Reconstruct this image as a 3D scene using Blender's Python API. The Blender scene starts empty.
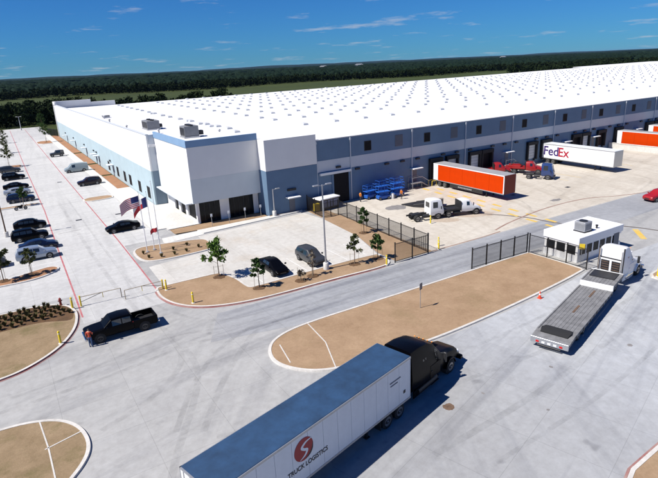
import bpy, bmesh, math, random
import numpy as np
from mathutils import Vector, Matrix, noise
random.seed(7); np.random.seed(7)
rad = math.radians
scn = bpy.context.scene
COL = scn.collection

# ------------------------------------------------------------------ camera
cam = bpy.data.cameras.new('camera'); camo = bpy.data.objects.new('camera', cam); COL.objects.link(camo)
CR = [[0.84659446, -0.20183088, 0.49248565], [-0.53033181, -0.24163537, 0.81262569], [-0.04501101, -0.94914522, -0.3116045]]
CAM_H = 22.0
camo.matrix_world = Matrix(((CR[0][0], -CR[0][1], -CR[0][2], 0), (CR[1][0], -CR[1][1], -CR[1][2], 0), (CR[2][0], -CR[2][1], -CR[2][2], CAM_H), (0, 0, 0, 1)))
cam.sensor_width = 36; cam.lens = 532 / 658 * 36; cam.clip_start = 0.5; cam.clip_end = 60000
scn.camera = camo

# ------------------------------------------------------------------ light
SUN_EL, SH_AZ = 52.0, -7.0          # elevation; direction in which shadows fall
w = bpy.data.worlds.new('World'); scn.world = w; w.use_nodes = True
nt = w.node_tree; nt.nodes.clear()
N = nt.nodes.new; L = nt.links.new
out = N('ShaderNodeOutputWorld'); bg = N('ShaderNodeBackground'); L(bg.outputs[0], out.inputs[0])
sky = N('ShaderNodeTexSky'); sky.sky_type = 'NISHITA'; sky.sun_disc = False
sky.sun_elevation = rad(SUN_EL)
sx, sy = -math.cos(rad(SH_AZ)), -math.sin(rad(SH_AZ))
sky.sun_rotation = math.atan2(sx, sy)
sky.altitude = 200; sky.air_density = 1.0; sky.dust_density = 0.0; sky.ozone_density = 1.5
# small far cumulus and a few wisps, spread over the whole sky
tc = N('ShaderNodeTexCoord'); sep = N('ShaderNodeSeparateXYZ'); L(tc.outputs['Generated'], sep.inputs[0])
zp = N('ShaderNodeMath'); zp.operation = 'MAXIMUM'; L(sep.outputs[2], zp.inputs[0]); zp.inputs[1].default_value = 0.0
zc = N('ShaderNodeMath'); zc.operation = 'ADD'; L(zp.outputs[0], zc.inputs[0]); zc.inputs[1].default_value = 0.075
dv = N('ShaderNodeVectorMath'); dv.operation = 'DIVIDE'; L(tc.outputs['Generated'], dv.inputs[0])
cz = N('ShaderNodeCombineXYZ'); [L(zc.outputs[0], cz.inputs[i]) for i in range(3)]; L(cz.outputs[0], dv.inputs[1])
n1 = N('ShaderNodeTexNoise'); n1.inputs['Scale'].default_value = 1.25; n1.inputs['Detail'].default_value = 8; n1.inputs['Roughness'].default_value = 0.6
L(dv.outputs[0], n1.inputs['Vector'])
mr = N('ShaderNodeMapRange'); mr.inputs[1].default_value = 0.587; mr.inputs[2].default_value = 0.75; mr.inputs[3].default_value = 0; mr.inputs[4].default_value = 0.6
L(n1.outputs[0], mr.inputs[0])
cl = N('ShaderNodeMix'); cl.data_type = 'RGBA'; cl.inputs[7].default_value = (8.2, 8.6, 9.4, 1)
tint = N('ShaderNodeMix'); tint.data_type = 'RGBA'; tint.blend_type = 'MULTIPLY'; tint.inputs[0].default_value = 1; tint.inputs[7].default_value = (0.17, 0.575, 1.25, 1); L(sky.outputs[0], tint.inputs[6])
L(mr.outputs[0], cl.inputs[0]); L(tint.outputs[2], cl.inputs[6]); L(cl.outputs[2], bg.inputs[0])
bg.inputs[1].default_value = 0.05
sun = bpy.data.lights.new('sun', 'SUN'); suno = bpy.data.objects.new('sun', sun); COL.objects.link(suno)
sun.energy = 5.0; sun.angle = rad(0.55); sun.color = (1.0, 0.95, 0.87)
ce = math.cos(rad(SUN_EL))
sd = Vector((ce * math.cos(rad(SH_AZ)), ce * math.sin(rad(SH_AZ)), -math.sin(rad(SUN_EL))))
suno.rotation_euler = sd.to_track_quat('-Z', 'Y').to_euler()
scn.view_settings.view_transform = 'Standard'; scn.view_settings.look = 'None'
scn.view_settings.gamma = 1; scn.view_settings.use_curve_mapping = False
scn.view_settings.exposure = 0.45
scn.render.resolution_x = 1024; scn.render.resolution_y = 744

# ------------------------------------------------------------------ materials
MATS = {}
def pbr(name, col, rough=0.6, metal=0.0, coat=0.0, var=0.0, vscale=2.0, bump=0.0, bscale=20.0, spec=0.5, emis=None):
    """Principled paint/metal with a little procedural variation."""
    if name in MATS: return MATS[name]
    m = bpy.data.materials.new(name); m.use_nodes = True; t = m.node_tree
    b = t.nodes['Principled BSDF']
    b.inputs['Base Color'].default_value = (*col, 1); b.inputs['Roughness'].default_value = rough
    b.inputs['Metallic'].default_value = metal; b.inputs['Coat Weight'].default_value = coat; b.inputs['Coat Roughness'].default_value = 0.05
    b.inputs['Specular IOR Level'].default_value = spec
    o = t.nodes.new('ShaderNodeTexCoord')
    if var:
        n = t.nodes.new('ShaderNodeTexNoise'); n.inputs['Scale'].default_value = vscale; n.inputs['Detail'].default_value = 6; n.inputs['Roughness'].default_value = 0.65
        t.links.new(o.outputs['Object'], n.inputs['Vector'])
        r = t.nodes.new('ShaderNodeValToRGB')
        r.color_ramp.elements[0].position = 0.3; r.color_ramp.elements[1].position = 0.7
        r.color_ramp.elements[0].color = (*[c * (1 - var) for c in col], 1); r.color_ramp.elements[1].color = (*[min(1, c * (1 + var)) for c in col], 1)
        t.links.new(n.outputs[0], r.inputs[0]); t.links.new(r.outputs[0], b.inputs['Base Color'])
    if bump:
        n = t.nodes.new('ShaderNodeTexNoise'); n.inputs['Scale'].default_value = bscale; n.inputs['Detail'].default_value = 5
        t.links.new(o.outputs['Object'], n.inputs['Vector'])
        bp = t.nodes.new('ShaderNodeBump'); bp.inputs['Strength'].default_value = bump; bp.inputs['Distance'].default_value = 0.05
        t.links.new(n.outputs[0], bp.inputs['Height']); t.links.new(bp.outputs[0], b.inputs['Normal'])
    MATS[name] = m; return m

def ground_mat(name, col, col2, scale=0.08, fine=1.2, joints=None, streak=None, dark=None, rough=0.85, spots=0.0, bump=0.15, fade=None, patch=None):
    """Concrete / dirt: two-tone mottling, optional slab joints (size, angle), tyre streaks (angle, amount)."""
    m = bpy.data.materials.new(name); m.use_nodes = True; t = m.node_tree; NN = t.nodes.new; LL = t.links.new
    b = t.nodes['Principled BSDF']; b.inputs['Roughness'].default_value = rough; b.inputs['Specular IOR Level'].default_value = 0.2
    tc = NN('ShaderNodeTexCoord')
    a = NN('ShaderNodeTexNoise'); a.inputs['Scale'].default_value = scale; a.inputs['Detail'].default_value = 8; a.inputs['Roughness'].default_value = 0.7
    LL(tc.outputs['Object'], a.inputs['Vector'])
    r = NN('ShaderNodeValToRGB'); r.color_ramp.elements[0].position = 0.36; r.color_ramp.elements[1].position = 0.64
    r.color_ramp.elements[0].color = (*col2, 1); r.color_ramp.elements[1].color = (*col, 1); LL(a.outputs[0], r.inputs[0])
    cur = r.outputs[0]
    if patch:      # a second tone in irregular patches (thin grass, damp soil)
        pn = NN('ShaderNodeTexNoise'); pn.inputs['Scale'].default_value = patch[1]; pn.inputs['Detail'].default_value = 6; pn.inputs['Roughness'].default_value = 0.75; LL(tc.outputs['Object'], pn.inputs['Vector'])
        pr = NN('ShaderNodeMapRange'); pr.inputs[1].default_value = 0.52; pr.inputs[2].default_value = 0.68; pr.inputs[4].default_value = patch[2]; LL(pn.outputs[0], pr.inputs[0])
        px = NN('ShaderNodeMix'); px.data_type = 'RGBA'; LL(pr.outputs[0], px.inputs[0]); LL(cur, px.inputs[6]); px.inputs[7].default_value = (*patch[0], 1); cur = px.outputs[2]
    if fade:       # older, less worn concrete towards one end: (x0, x1, colour)
        sp = NN('ShaderNodeSeparateXYZ'); LL(tc.outputs['Object'], sp.inputs[0])
        wob = NN('ShaderNodeMath'); wob.operation = 'MULTIPLY_ADD'; LL(a.outputs[0], wob.inputs[0]); wob.inputs[1].default_value = 14; LL(sp.outputs[0], wob.inputs[2])
        fm = NN('ShaderNodeMapRange'); fm.inputs[1].default_value = fade[0] + 7; fm.inputs[2].default_value = fade[1] + 7; fm.inputs[3].default_value = 1; fm.inputs[4].default_value = 0; LL(wob.outputs[0], fm.inputs[0])
        fx_ = NN('ShaderNodeMix'); fx_.data_type = 'RGBA'; LL(fm.outputs[0], fx_.inputs[0]); LL(cur, fx_.inputs[6]); fx_.inputs[7].default_value = (*fade[2], 1); cur = fx_.outputs[2]
    f = NN('ShaderNodeTexNoise'); f.inputs['Scale'].default_value = fine; f.inputs['Detail'].default_value = 8; f.inputs['Roughness'].default_value = 0.75
    LL(tc.outputs['Object'], f.inputs['Vector'])
    def mulby(cur, val, fac):
        mx = NN('ShaderNodeMix'); mx.data_type = 'RGBA'; mx.blend_type = 'MULTIPLY'
        if hasattr(fac, 'is_linked') or not isinstance(fac, (int, float)): LL(fac, mx.inputs[0])
        else: mx.inputs[0].default_value = fac
        LL(cur, mx.inputs[6])
        if isinstance(val, tuple): mx.inputs[7].default_value = (*val, 1)
        else: LL(val, mx.inputs[7])
        return mx.outputs[2]
    fr = NN('ShaderNodeValToRGB'); fr.color_ramp.elements[0].position = 0.3; fr.color_ramp.elements[1].position = 0.62
    fr.color_ramp.elements[0].color = (0.78, 0.77, 0.76, 1); fr.color_ramp.elements[1].color = (1, 1, 1, 1); LL(f.outputs[0], fr.inputs[0])
    cur = mulby(cur, fr.outputs[0], 0.8)
    for (ang, amt, sx, sy) in (streak or []):
        mp = NN('ShaderNodeMapping'); mp.inputs['Rotation'].default_value = (0, 0, -rad(ang)); LL(tc.outputs['Object'], mp.inputs[0])
        sc = NN('ShaderNodeVectorMath'); sc.operation = 'MULTIPLY'; sc.inputs[1].default_value = (sx, sy, 1); LL(mp.outputs[0], sc.inputs[0])
        s = NN('ShaderNodeTexNoise'); s.inputs['Scale'].default_value = 1; s.inputs['Detail'].default_value = 5; s.inputs['Roughness'].default_value = 0.6; s.inputs['Distortion'].default_value = 0.4
        LL(sc.outputs[0], s.inputs['Vector'])
        sr = NN('ShaderNodeMapRange'); sr.inputs[1].default_value = 0.50; sr.inputs[2].default_value = 0.68; sr.inputs[4].default_value = amt; LL(s.outputs[0], sr.inputs[0])
        cur = mulby(cur, dark or (0.55, 0.56, 0.6), sr.outputs[0])
    if spots:
        v = NN('ShaderNodeTexNoise'); v.inputs['Scale'].default_value = 0.45; v.inputs['Detail'].default_value = 2; LL(tc.outputs['Object'], v.inputs['Vector'])
        sr = NN('ShaderNodeMapRange'); sr.inputs[1].default_value = 0.70; sr.inputs[2].default_value = 0.76; sr.inputs[4].default_value = spots; LL(v.outputs[0], sr.inputs[0])
        cur = mulby(cur, (0.35, 0.35, 0.37), sr.outputs[0])
    if joints:
        size, ang = joints
        mp = NN('ShaderNodeMapping'); mp.inputs['Rotation'].default_value = (0, 0, -rad(ang)); LL(tc.outputs['Object'], mp.inputs[0])
        bt = NN('ShaderNodeTexBrick'); bt.offset = 0; bt.inputs['Scale'].default_value = 1.0
        bt.inputs['Brick Width'].default_value = size; bt.inputs['Row Height'].default_value = size; bt.inputs['Mortar Size'].default_value = 0.022; bt.inputs['Mortar Smooth'].default_value = 0.3
        bt.inputs['Color1'].default_value = (1, 1, 1, 1); bt.inputs['Color2'].default_value = (0.93, 0.93, 0.94, 1); bt.inputs['Mortar'].default_value = (0.68, 0.68, 0.68, 1)
        LL(mp.outputs[0], bt.inputs['Vector']); cur = mulby(cur, bt.outputs['Color'], 0.6)
    LL(cur, b.inputs['Base Color'])
    if bump:
        bp = NN('ShaderNodeBump'); bp.inputs['Strength'].default_value = bump; bp.inputs['Distance'].default_value = 0.04
        LL(f.outputs[0], bp.inputs['Height']); LL(bp.outputs[0], b.inputs['Normal'])
    MATS[name] = m; return m

def leaf_mat(name, c1, c2, scale=0.6, trans=0.0):
    m = bpy.data.materials.new(name); m.use_nodes = True; t = m.node_tree; b = t.nodes['Principled BSDF']
    b.inputs['Roughness'].default_value = 0.8; b.inputs['Specular IOR Level'].default_value = 0.05
    o = t.nodes.new('ShaderNodeTexCoord'); n = t.nodes.new('ShaderNodeTexNoise'); n.inputs['Scale'].default_value = scale; n.inputs['Detail'].default_value = 5; n.inputs['Roughness'].default_value = 0.7
    t.links.new(o.outputs['Object'], n.inputs['Vector'])
    r = t.nodes.new('ShaderNodeValToRGB'); r.color_ramp.elements[0].position = 0.32; r.color_ramp.elements[1].position = 0.68
    r.color_ramp.elements[0].color = (*c1, 1); r.color_ramp.elements[1].color = (*c2, 1)
    t.links.new(n.outputs[0], r.inputs[0]); t.links.new(r.outputs[0], b.inputs['Base Color'])
    MATS[name] = m; return m

M = MATS
ground_mat('concrete', (0.42, 0.418, 0.413), (0.35, 0.35, 0.348), 0.06, 1.5, (4.6, 0), [(12, 0.5, 0.04, 0.35), (55, 0.35, 0.05, 0.4)], spots=0.35)
ground_mat('lane_concrete', (0.46, 0.475, 0.495), (0.38, 0.395, 0.42), 0.05, 1.4, (4.6, 17), [(18, 0.6, 0.025, 0.45), (60, 0.3, 0.04, 0.7)], spots=0.4, fade=(22, 36, (0.335, 0.34, 0.35)))
ground_mat('parking_concrete', (0.535, 0.535, 0.53), (0.46, 0.46, 0.46), 0.07, 1.5, (4.6, 0), [(86, 0.4, 0.03, 0.5), (10, 0.25, 0.04, 0.8)], dark=(0.7, 0.7, 0.71), spots=0.25)
ground_mat('road_concrete', (0.345, 0.355, 0.375), (0.275, 0.285, 0.305), 0.07, 1.5, (4.6, 0), [(0, 0.75, 0.02, 0.5)], spots=0.3, fade=(8, 20, (0.36, 0.36, 0.365)))
ground_mat('apron_concrete', (0.58, 0.54, 0.475), (0.50, 0.455, 0.39), 0.07, 1.3, (4.6, 0), [(70, 0.35, 0.05, 0.5), (15, 0.25, 0.03, 0.4)], dark=(0.62, 0.58, 0.54), spots=0.25)
ground_mat('lot_concrete', (0.57, 0.555, 0.525), (0.50, 0.485, 0.455), 0.09, 1.5, (4.6, 0), [(88, 0.3, 0.04, 0.5)], dark=(0.68, 0.65, 0.62), patch=((0.46, 0.38, 0.29), 0.11, 0.45))
ground_mat('walk_concrete', (0.66, 0.65, 0.62), (0.58, 0.57, 0.54), 0.3, 3, (1.5, 0))
ground_mat('kerb_concrete', (0.62, 0.60, 0.57), (0.52, 0.50, 0.475), 0.5, 4, None, rough=0.8)
ground_mat('red_kerb_paint', (0.27, 0.095, 0.09), (0.36, 0.25, 0.23), 0.5, 3, None, rough=0.7)
ground_mat('red_line_paint', (0.42, 0.10, 0.12), (0.44, 0.22, 0.22), 0.6, 3, None, rough=0.7)
ground_mat('yellow_line_paint', (0.66, 0.43, 0.06), (0.60, 0.45, 0.17), 0.7, 3, None, rough=0.7)
ground_mat('white_line_paint', (0.75, 0.75, 0.74), (0.62, 0.61, 0.6), 0.7, 3, None, rough=0.7)
ground_mat('dirt', (0.365, 0.252, 0.16), (0.29, 0.193, 0.118), 0.30, 4.5, None, rough=0.95, bump=0.6, patch=((0.25, 0.18, 0.10), 0.20, 0.55))
ground_mat('dry_grass', (0.305, 0.222, 0.138), (0.23, 0.165, 0.097), 0.45, 5.0, None, rough=0.95, bump=0.9, patch=((0.15, 0.125, 0.055), 0.3, 0.7))
ground_mat('mulch', (0.15, 0.085, 0.045), (0.09, 0.055, 0.032), 1.2, 6, None, rough=0.95, bump=1.0)
ground_mat('red_mulch', (0.36, 0.19, 0.105), (0.28, 0.15, 0.085), 0.6, 4, None, rough=0.95, bump=0.6)
ground_mat('crack_seal', (0.10, 0.085, 0.08), (0.16, 0.14, 0.13), 0.6, 3, None)
ground_mat('rust_seal', (0.26, 0.15, 0.12), (0.34, 0.25, 0.21), 0.5, 3, None)
ground_mat('worn_dirt', (0.47, 0.40, 0.33), (0.40, 0.325, 0.255), 0.5, 4, None)
ground_mat('stain', (0.26, 0.25, 0.25), (0.19, 0.18, 0.18), 1.5, 5, None)
ground_mat('roof_membrane', (0.80, 0.80, 0.81), (0.76, 0.76, 0.775), 0.05, 0.6, (3.0, 0), None, rough=0.6, bump=0.03)
ground_mat('field', (0.047, 0.062, 0.015), (0.032, 0.046, 0.011), 0.012, 0.15, None, rough=0.95, bump=0)
pbr('panel_slate', (0.11, 0.18, 0.275), 0.75, var=0.07, vscale=0.5, bump=0.05, bscale=30)
pbr('panel_trim', (0.19, 0.31, 0.47), 0.75, var=0.05, vscale=0.5)
pbr('panel_sky', (0.38, 0.48, 0.52), 0.75, var=0.06, vscale=0.5, bump=0.05, bscale=30)
pbr('panel_white', (0.72, 0.72, 0.71), 0.75, var=0.03, vscale=0.4, bump=0.05, bscale=30)
pbr('panel_grey', (0.50, 0.535, 0.575), 0.75, var=0.04, vscale=0.4, bump=0.05, bscale=30)
pbr('glass_dark', (0.006, 0.008, 0.011), 0.15, spec=0.15)
pbr('car_glass', (0.015, 0.02, 0.024), 0.04, spec=1.0)
pbr('window_dark', (0.006, 0.006, 0.008), 0.6, spec=0.15)
pbr('louver', (0.13, 0.14, 0.165), 0.7)
pbr('black_rubber', (0.015, 0.015, 0.016), 0.85)
pbr('tyre', (0.018, 0.018, 0.018), 0.9, var=0.2, vscale=8)
pbr('rim', (0.30, 0.30, 0.31), 0.4, metal=0.8)
pbr('dark_rim', (0.06, 0.06, 0.065), 0.4, metal=0.6)
pbr('panel_shaded', (0.16, 0.22, 0.28), 0.75, var=0.05)  # lower return wall: shade of that face painted into the colour
pbr('panel_low', (0.60, 0.64, 0.645), 0.75, var=0.04, vscale=0.4)
pbr('chrome', (0.7, 0.7, 0.72), 0.18, metal=1.0)
pbr('dark_metal', (0.03, 0.03, 0.033), 0.5, metal=0.3, var=0.2)
pbr('black_paint', (0.002, 0.002, 0.003), 0.32, coat=0.03, spec=0.08)
pbr('fence_black', (0.012, 0.012, 0.013), 0.5)
pbr('galv', (0.42, 0.43, 0.45), 0.45, metal=0.6, var=0.12, vscale=3)
pbr('grey_paint', (0.20, 0.205, 0.215), 0.55, var=0.12, vscale=2)
pbr('white_paint', (0.76, 0.765, 0.77), 0.4, coat=0.2, var=0.03)
pbr('trailer_white', (0.68, 0.70, 0.72), 0.45, var=0.05, vscale=1.2)
pbr('blue_roof', (0.016, 0.05, 0.115), 0.7, var=0.28, vscale=0.9, bump=0.15, bscale=3)
pbr('grey_roof', (0.30, 0.30, 0.31), 0.55, var=0.12, vscale=0.6)
pbr('orange_paint', (0.53, 0.040, 0.001), 0.7, spec=0.05, var=0.05, vscale=1.0)
pbr('nose_shaded', (0.17, 0.022, 0.008), 0.7)  # orange trailer nose: its shade is put into a darker paint colour
pbr('red_paint', (0.30, 0.008, 0.010), 0.4, coat=0.3)
pbr('navy_paint', (0.02, 0.045, 0.15), 0.3, coat=0.5)
pbr('lift_blue', (0.015, 0.10, 0.42), 0.45, var=0.1)
pbr('silver_blue', (0.30, 0.35, 0.42), 0.3, metal=0.4, coat=0.6)
pbr('dark_blue', (0.006, 0.011, 0.035), 0.28, coat=0.3, spec=0.3)
pbr('charcoal', (0.05, 0.053, 0.058), 0.35, metal=0.3, coat=0.3)
pbr('maroon', (0.014, 0.006, 0.007), 0.28, coat=0.3, spec=0.3)
pbr('silver', (0.42, 0.44, 0.46), 0.3, metal=0.5, coat=0.6)
pbr('grey_green', (0.24, 0.29, 0.31), 0.4, coat=0.3)
pbr('yellow_paint', (0.72, 0.53, 0.03), 0.5, var=0.08)
pbr('safety_orange', (0.75, 0.06, 0.02), 0.5)
pbr('red_lamp', (0.5, 0.01, 0.01), 0.25)
pbr('amber_lamp', (0.75, 0.25, 0.02), 0.3)
pbr('clear_lamp', (0.75, 0.76, 0.78), 0.1)
pbr('deck_grey', (0.175, 0.175, 0.18), 0.75, var=0.3, vscale=1.5, bump=0.2)
pbr('deck_wood', (0.14, 0.115, 0.095), 0.85, var=0.35, vscale=1.2, bump=0.3)
pbr('rust', (0.12, 0.075, 0.05), 0.85, var=0.4, vscale=2)
pbr('bark', (0.16, 0.12, 0.085), 0.9, var=0.2, vscale=5)
pbr('stake', (0.32, 0.26, 0.18), 0.85)
pbr('logo_red', (0.30, 0.012, 0.02), 0.5)
pbr('ink', (0.02, 0.02, 0.025), 0.5)
pbr('purple_ink', (0.035, 0.012, 0.13), 0.5)
pbr('crimson_ink', (0.36, 0.008, 0.03), 0.5)
pbr('flag_red', (0.50, 0.03, 0.04), 0.8); pbr('flag_white', (0.75, 0.75, 0.75), 0.8); pbr('flag_blue', (0.02, 0.03, 0.14), 0.8)
pbr('skin', (0.42, 0.24, 0.16), 0.6); pbr('hair', (0.03, 0.022, 0.018), 0.8)
pbr('shirt_red', (0.52, 0.07, 0.03), 0.85, var=0.15, vscale=6); pbr('jeans', (0.06, 0.10, 0.20), 0.9, var=0.2, vscale=6)
pbr('vest_orange', (0.75, 0.22, 0.02), 0.85); pbr('trousers_dark', (0.03, 0.032, 0.045), 0.9); pbr('vest_yellow', (0.62, 0.55, 0.06), 0.85)
pbr('hydrant_red', (0.22, 0.02, 0.015), 0.5)
leaf_mat('leaf_light', (0.045, 0.10, 0.018), (0.13, 0.21, 0.045), 1.5)
leaf_mat('leaf_dark', (0.018, 0.045, 0.014), (0.06, 0.10, 0.03), 1.2)
leaf_mat('leaf_olive', (0.035, 0.05, 0.018), (0.095, 0.10, 0.04), 1.2)
leaf_mat('leaf_dry', (0.10, 0.08, 0.055), (0.22, 0.19, 0.15), 1.5)
leaf_mat('shrub', (0.055, 0.055, 0.022), (0.14, 0.12, 0.055), 2.5)
leaf_mat('wood_near', (0.006, 0.013, 0.005), (0.02, 0.031, 0.011), 0.12)
leaf_mat('wood_far', (0.003, 0.009, 0.006), (0.010, 0.021, 0.012), 0.012)
leaf_mat('hill_green', (0.006, 0.014, 0.012), (0.011, 0.022, 0.015), 0.004)

# ------------------------------------------------------------------ mesh helpers
class MB:
    def __init__(s): s.v = []; s.f = []; s.m = []
    def add(s, vs, fs, m=0):
        o = len(s.v); s.v.extend([tuple(p) for p in vs]); s.f.extend([tuple(i + o for i in f) for f in fs]); s.m.extend([m] * len(fs)); return s
    def box(s, x0, x1, y0, y1, z0, z1, m=0):
        return s.add([(x0, y0, z0), (x1, y0, z0), (x1, y1, z0), (x0, y1, z0), (x0, y0, z1), (x1, y0, z1), (x1, y1, z1), (x0, y1, z1)],
              [(0, 3, 2, 1), (4, 5, 6, 7), (0, 1, 5, 4), (1, 2, 6, 5), (2, 3, 7, 6), (3, 0, 4, 7)], m)
    def bbox(s, x0, x1, y0, y1, z0, z1, b=0.02, m=0):
        """box with chamfered edges"""
        bm = bmesh.new(); bmesh.ops.create_cube(bm, size=1)
        bmesh.ops.scale(bm, vec=(x1 - x0, y1 - y0, z1 - z0), verts=bm.verts)
        bmesh.ops.bevel(bm, geom=bm.edges[:], offset=b, segments=1, affect='EDGES')
        bmesh.ops.translate(bm, vec=((x0 + x1) / 2, (y0 + y1) / 2, (z0 + z1) / 2), verts=bm.verts)
        bm.verts.index_update()
        s.add([v.co[:] for v in bm.verts], [tuple(v.index for v in f.verts) for f in bm.faces], m); bm.free(); return s
    def prism(s, poly, z0, z1, m=0, bottom=True):
        n = len(poly)
        vs = [(p[0], p[1], z0) for p in poly] + [(p[0], p[1], z1) for p in poly]
        fs = [tuple(range(n, 2 * n))] + [(i, (i + 1) % n, n + (i + 1) % n, n + i) for i in range(n)]
        if bottom: fs.append(tuple(range(n - 1, -1, -1)))
        return s.add(vs, fs, m)
    def tube(s, pts, rs, n=8, m=0, cap=True):
        pts = [Vector(p) for p in pts]
        if isinstance(rs, (int, float)): rs = [rs] * len(pts)
        vs = []; prev = None
        for i, p in enumerate(pts):
            d = (pts[min(i + 1, len(pts) - 1)] - pts[max(i - 1, 0)]).normalized()
            a = Vector((0, 0, 1)) if abs(d.z) < 0.9 else Vector((1, 0, 0))
            if prev is None: u = d.cross(a).normalized()
            else: u = (prev - d * prev.dot(d)).normalized()
            prev = u; v = d.cross(u)
            for k in range(n):
                t = 2 * math.pi * k / n; vs.append(p + (u * math.cos(t) + v * math.sin(t)) * rs[i])
        fs = []
        for i in range(len(pts) - 1):
            for k in range(n): fs.append((i * n + k, i * n + (k + 1) % n, (i + 1) * n + (k + 1) % n, (i + 1) * n + k))
        if cap: fs.append(tuple(range(n - 1, -1, -1))); fs.append(tuple(range((len(pts) - 1) * n, len(pts) * n)))
        return s.add(vs, fs, m)
    def loft(s, rings, m=0, cap=True):
        n = len(rings[0]); vs = [p for r in rings for p in r]; fs = []
        for i in range(len(rings) - 1):
            for k in range(n): fs.append((i * n + k, i * n + (k + 1) % n, (i + 1) * n + (k + 1) % n, (i + 1) * n + k))
        if cap: fs.append(tuple(range(n - 1, -1, -1))); fs.append(tuple(range((len(rings) - 1) * n, len(rings) * n)))
        return s.add(vs, fs, m)
    def mesh(s, name, mats, smooth=None):
        me = bpy.data.meshes.new(name); me.from_pydata(s.v, [], s.f)
        for mm in (mats if isinstance(mats, (list, tuple)) else [mats]): me.materials.append(M[mm] if isinstance(mm, str) else mm)
        if any(s.m): me.polygons.foreach_set('material_index', s.m)
        bm = bmesh.new(); bm.from_mesh(me); bmesh.ops.recalc_face_normals(bm, faces=bm.faces[:]); bm.to_mesh(me); bm.free()
        if smooth is not None:
            me.shade_smooth()
            me.set_sharp_from_angle(angle=rad(smooth))
        me.update(); return me
    def build(s, name, mats, parent=None, smooth=None, loc=None, rz=0):
        return link(name, s.mesh(name, mats, smooth), parent, loc, rz)

def link(name, me, parent=None, loc=None, rz=0):
    o = bpy.data.objects.new(name, me); COL.objects.link(o)
    if parent is not None: o.parent = parent
    if loc: o.location = loc
    if rz: o.rotation_euler = (0, 0, rz)
    return o
def tag(o, label=None, cat=None, group=None, kind=None):
    if label: o['label'] = label
    if cat: o['category'] = cat
    if group: o['group'] = group
    if kind: o['kind'] = kind
    return o
def thing(name, label, cat, loc=(0, 0, 0), rz=0, group=None):
    return tag(link(name, None, None, loc, rz), label, cat, group)
CH = {}
def copy_tree(o, parent=None, label=None, loc=None, rz=None, group=None):
    c = o.copy(); COL.objects.link(c); c.parent = parent
    if label: c['label'] = label
    if group: c['group'] = group
    if loc: c.location = loc
    if rz is not None: c.rotation_euler = (0, 0, rz)
    for ch in list(o.children): copy_tree(ch, c)
    return c
def smoothpoly(pts, closed=True, sub=6):
    P = [Vector((*p[:2], 0)) for p in pts]; n = len(P); o = []
    rng = range(n) if closed else range(n - 1)
    for i in rng:
        if closed: a, b, c, d = P[i - 1], P[i], P[(i + 1) % n], P[(i + 2) % n]
        else: a, b, c, d = P[max(i - 1, 0)], P[i], P[i + 1], P[min(i + 2, n - 1)]
        for k in range(sub):
            t = k / sub
            q = 0.5 * ((2 * b) + (c - a) * t + (2 * a - 5 * b + 4 * c - d) * t * t + (3 * b - a - 3 * c + d) * t ** 3)
            o.append((q.x, q.y))
    if not closed: o.append((P[-1].x, P[-1].y))
    return o
def offset(poly, d, closed=True):
    """offset to the left of the direction of travel"""
    n = len(poly); o = []
    for i in range(n):
        a = Vector(poly[i - 1]) if (closed or i) else Vector(poly[0]); b = Vector(poly[(i + 1) % n]) if (closed or i < n - 1) else Vector(poly[-1])
        t = b - a
        if t.length < 1e-6: t = Vector((1, 0))
        t.normalize(); o.append((poly[i][0] - t.y * d, poly[i][1] + t.x * d))
    return o
def area(poly): return 0.5 * sum(poly[i - 1][0] * poly[i][1] - poly[i][0] * poly[i - 1][1] for i in range(len(poly)))
def sheet(name, poly, z, mat, kind='structure', parent=None):
    from mathutils.geometry import tessellate_polygon
    mb = MB(); mb.add([(p[0], p[1], z) for p in poly], [tuple(t) for t in tessellate_polygon([[Vector((p[0], p[1], 0)) for p in poly]])])
    o = mb.build(name, mat, parent)
    if parent is None: tag(o, kind=kind)
    return o
def strip_poly(pts, wd):
    a = offset(pts, wd / 2, False); b = offset(pts, -wd / 2, False); return a, b
def line(name, pts, wd, z, mat, parent=None, thick=None):
    a, b = strip_poly(pts, wd); n = len(pts)
    mb = MB()
    if thick is None:
        mb.add([(*p, z) for p in a] + [(*p, z) for p in b], [(i, n + i, n + i + 1, i + 1) for i in range(n - 1)])
    else:
        mb.loft([[(*a[i], z), (*b[i], z), (*b[i], z + thick), (*a[i], z + thick)] for i in range(n)])
    o = mb.build(name, mat, parent)
    if parent is None: tag(o, kind='structure')
    return o
def chaikin(p, it=3):
    for _ in range(it):
        q = []
        for i in range(len(p)):
            a, b = Vector(p[i]), Vector(p[(i + 1) % len(p)]); q += [tuple(a * .75 + b * .25), tuple(a * .25 + b * .75)]
        p = q
    return p
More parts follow.
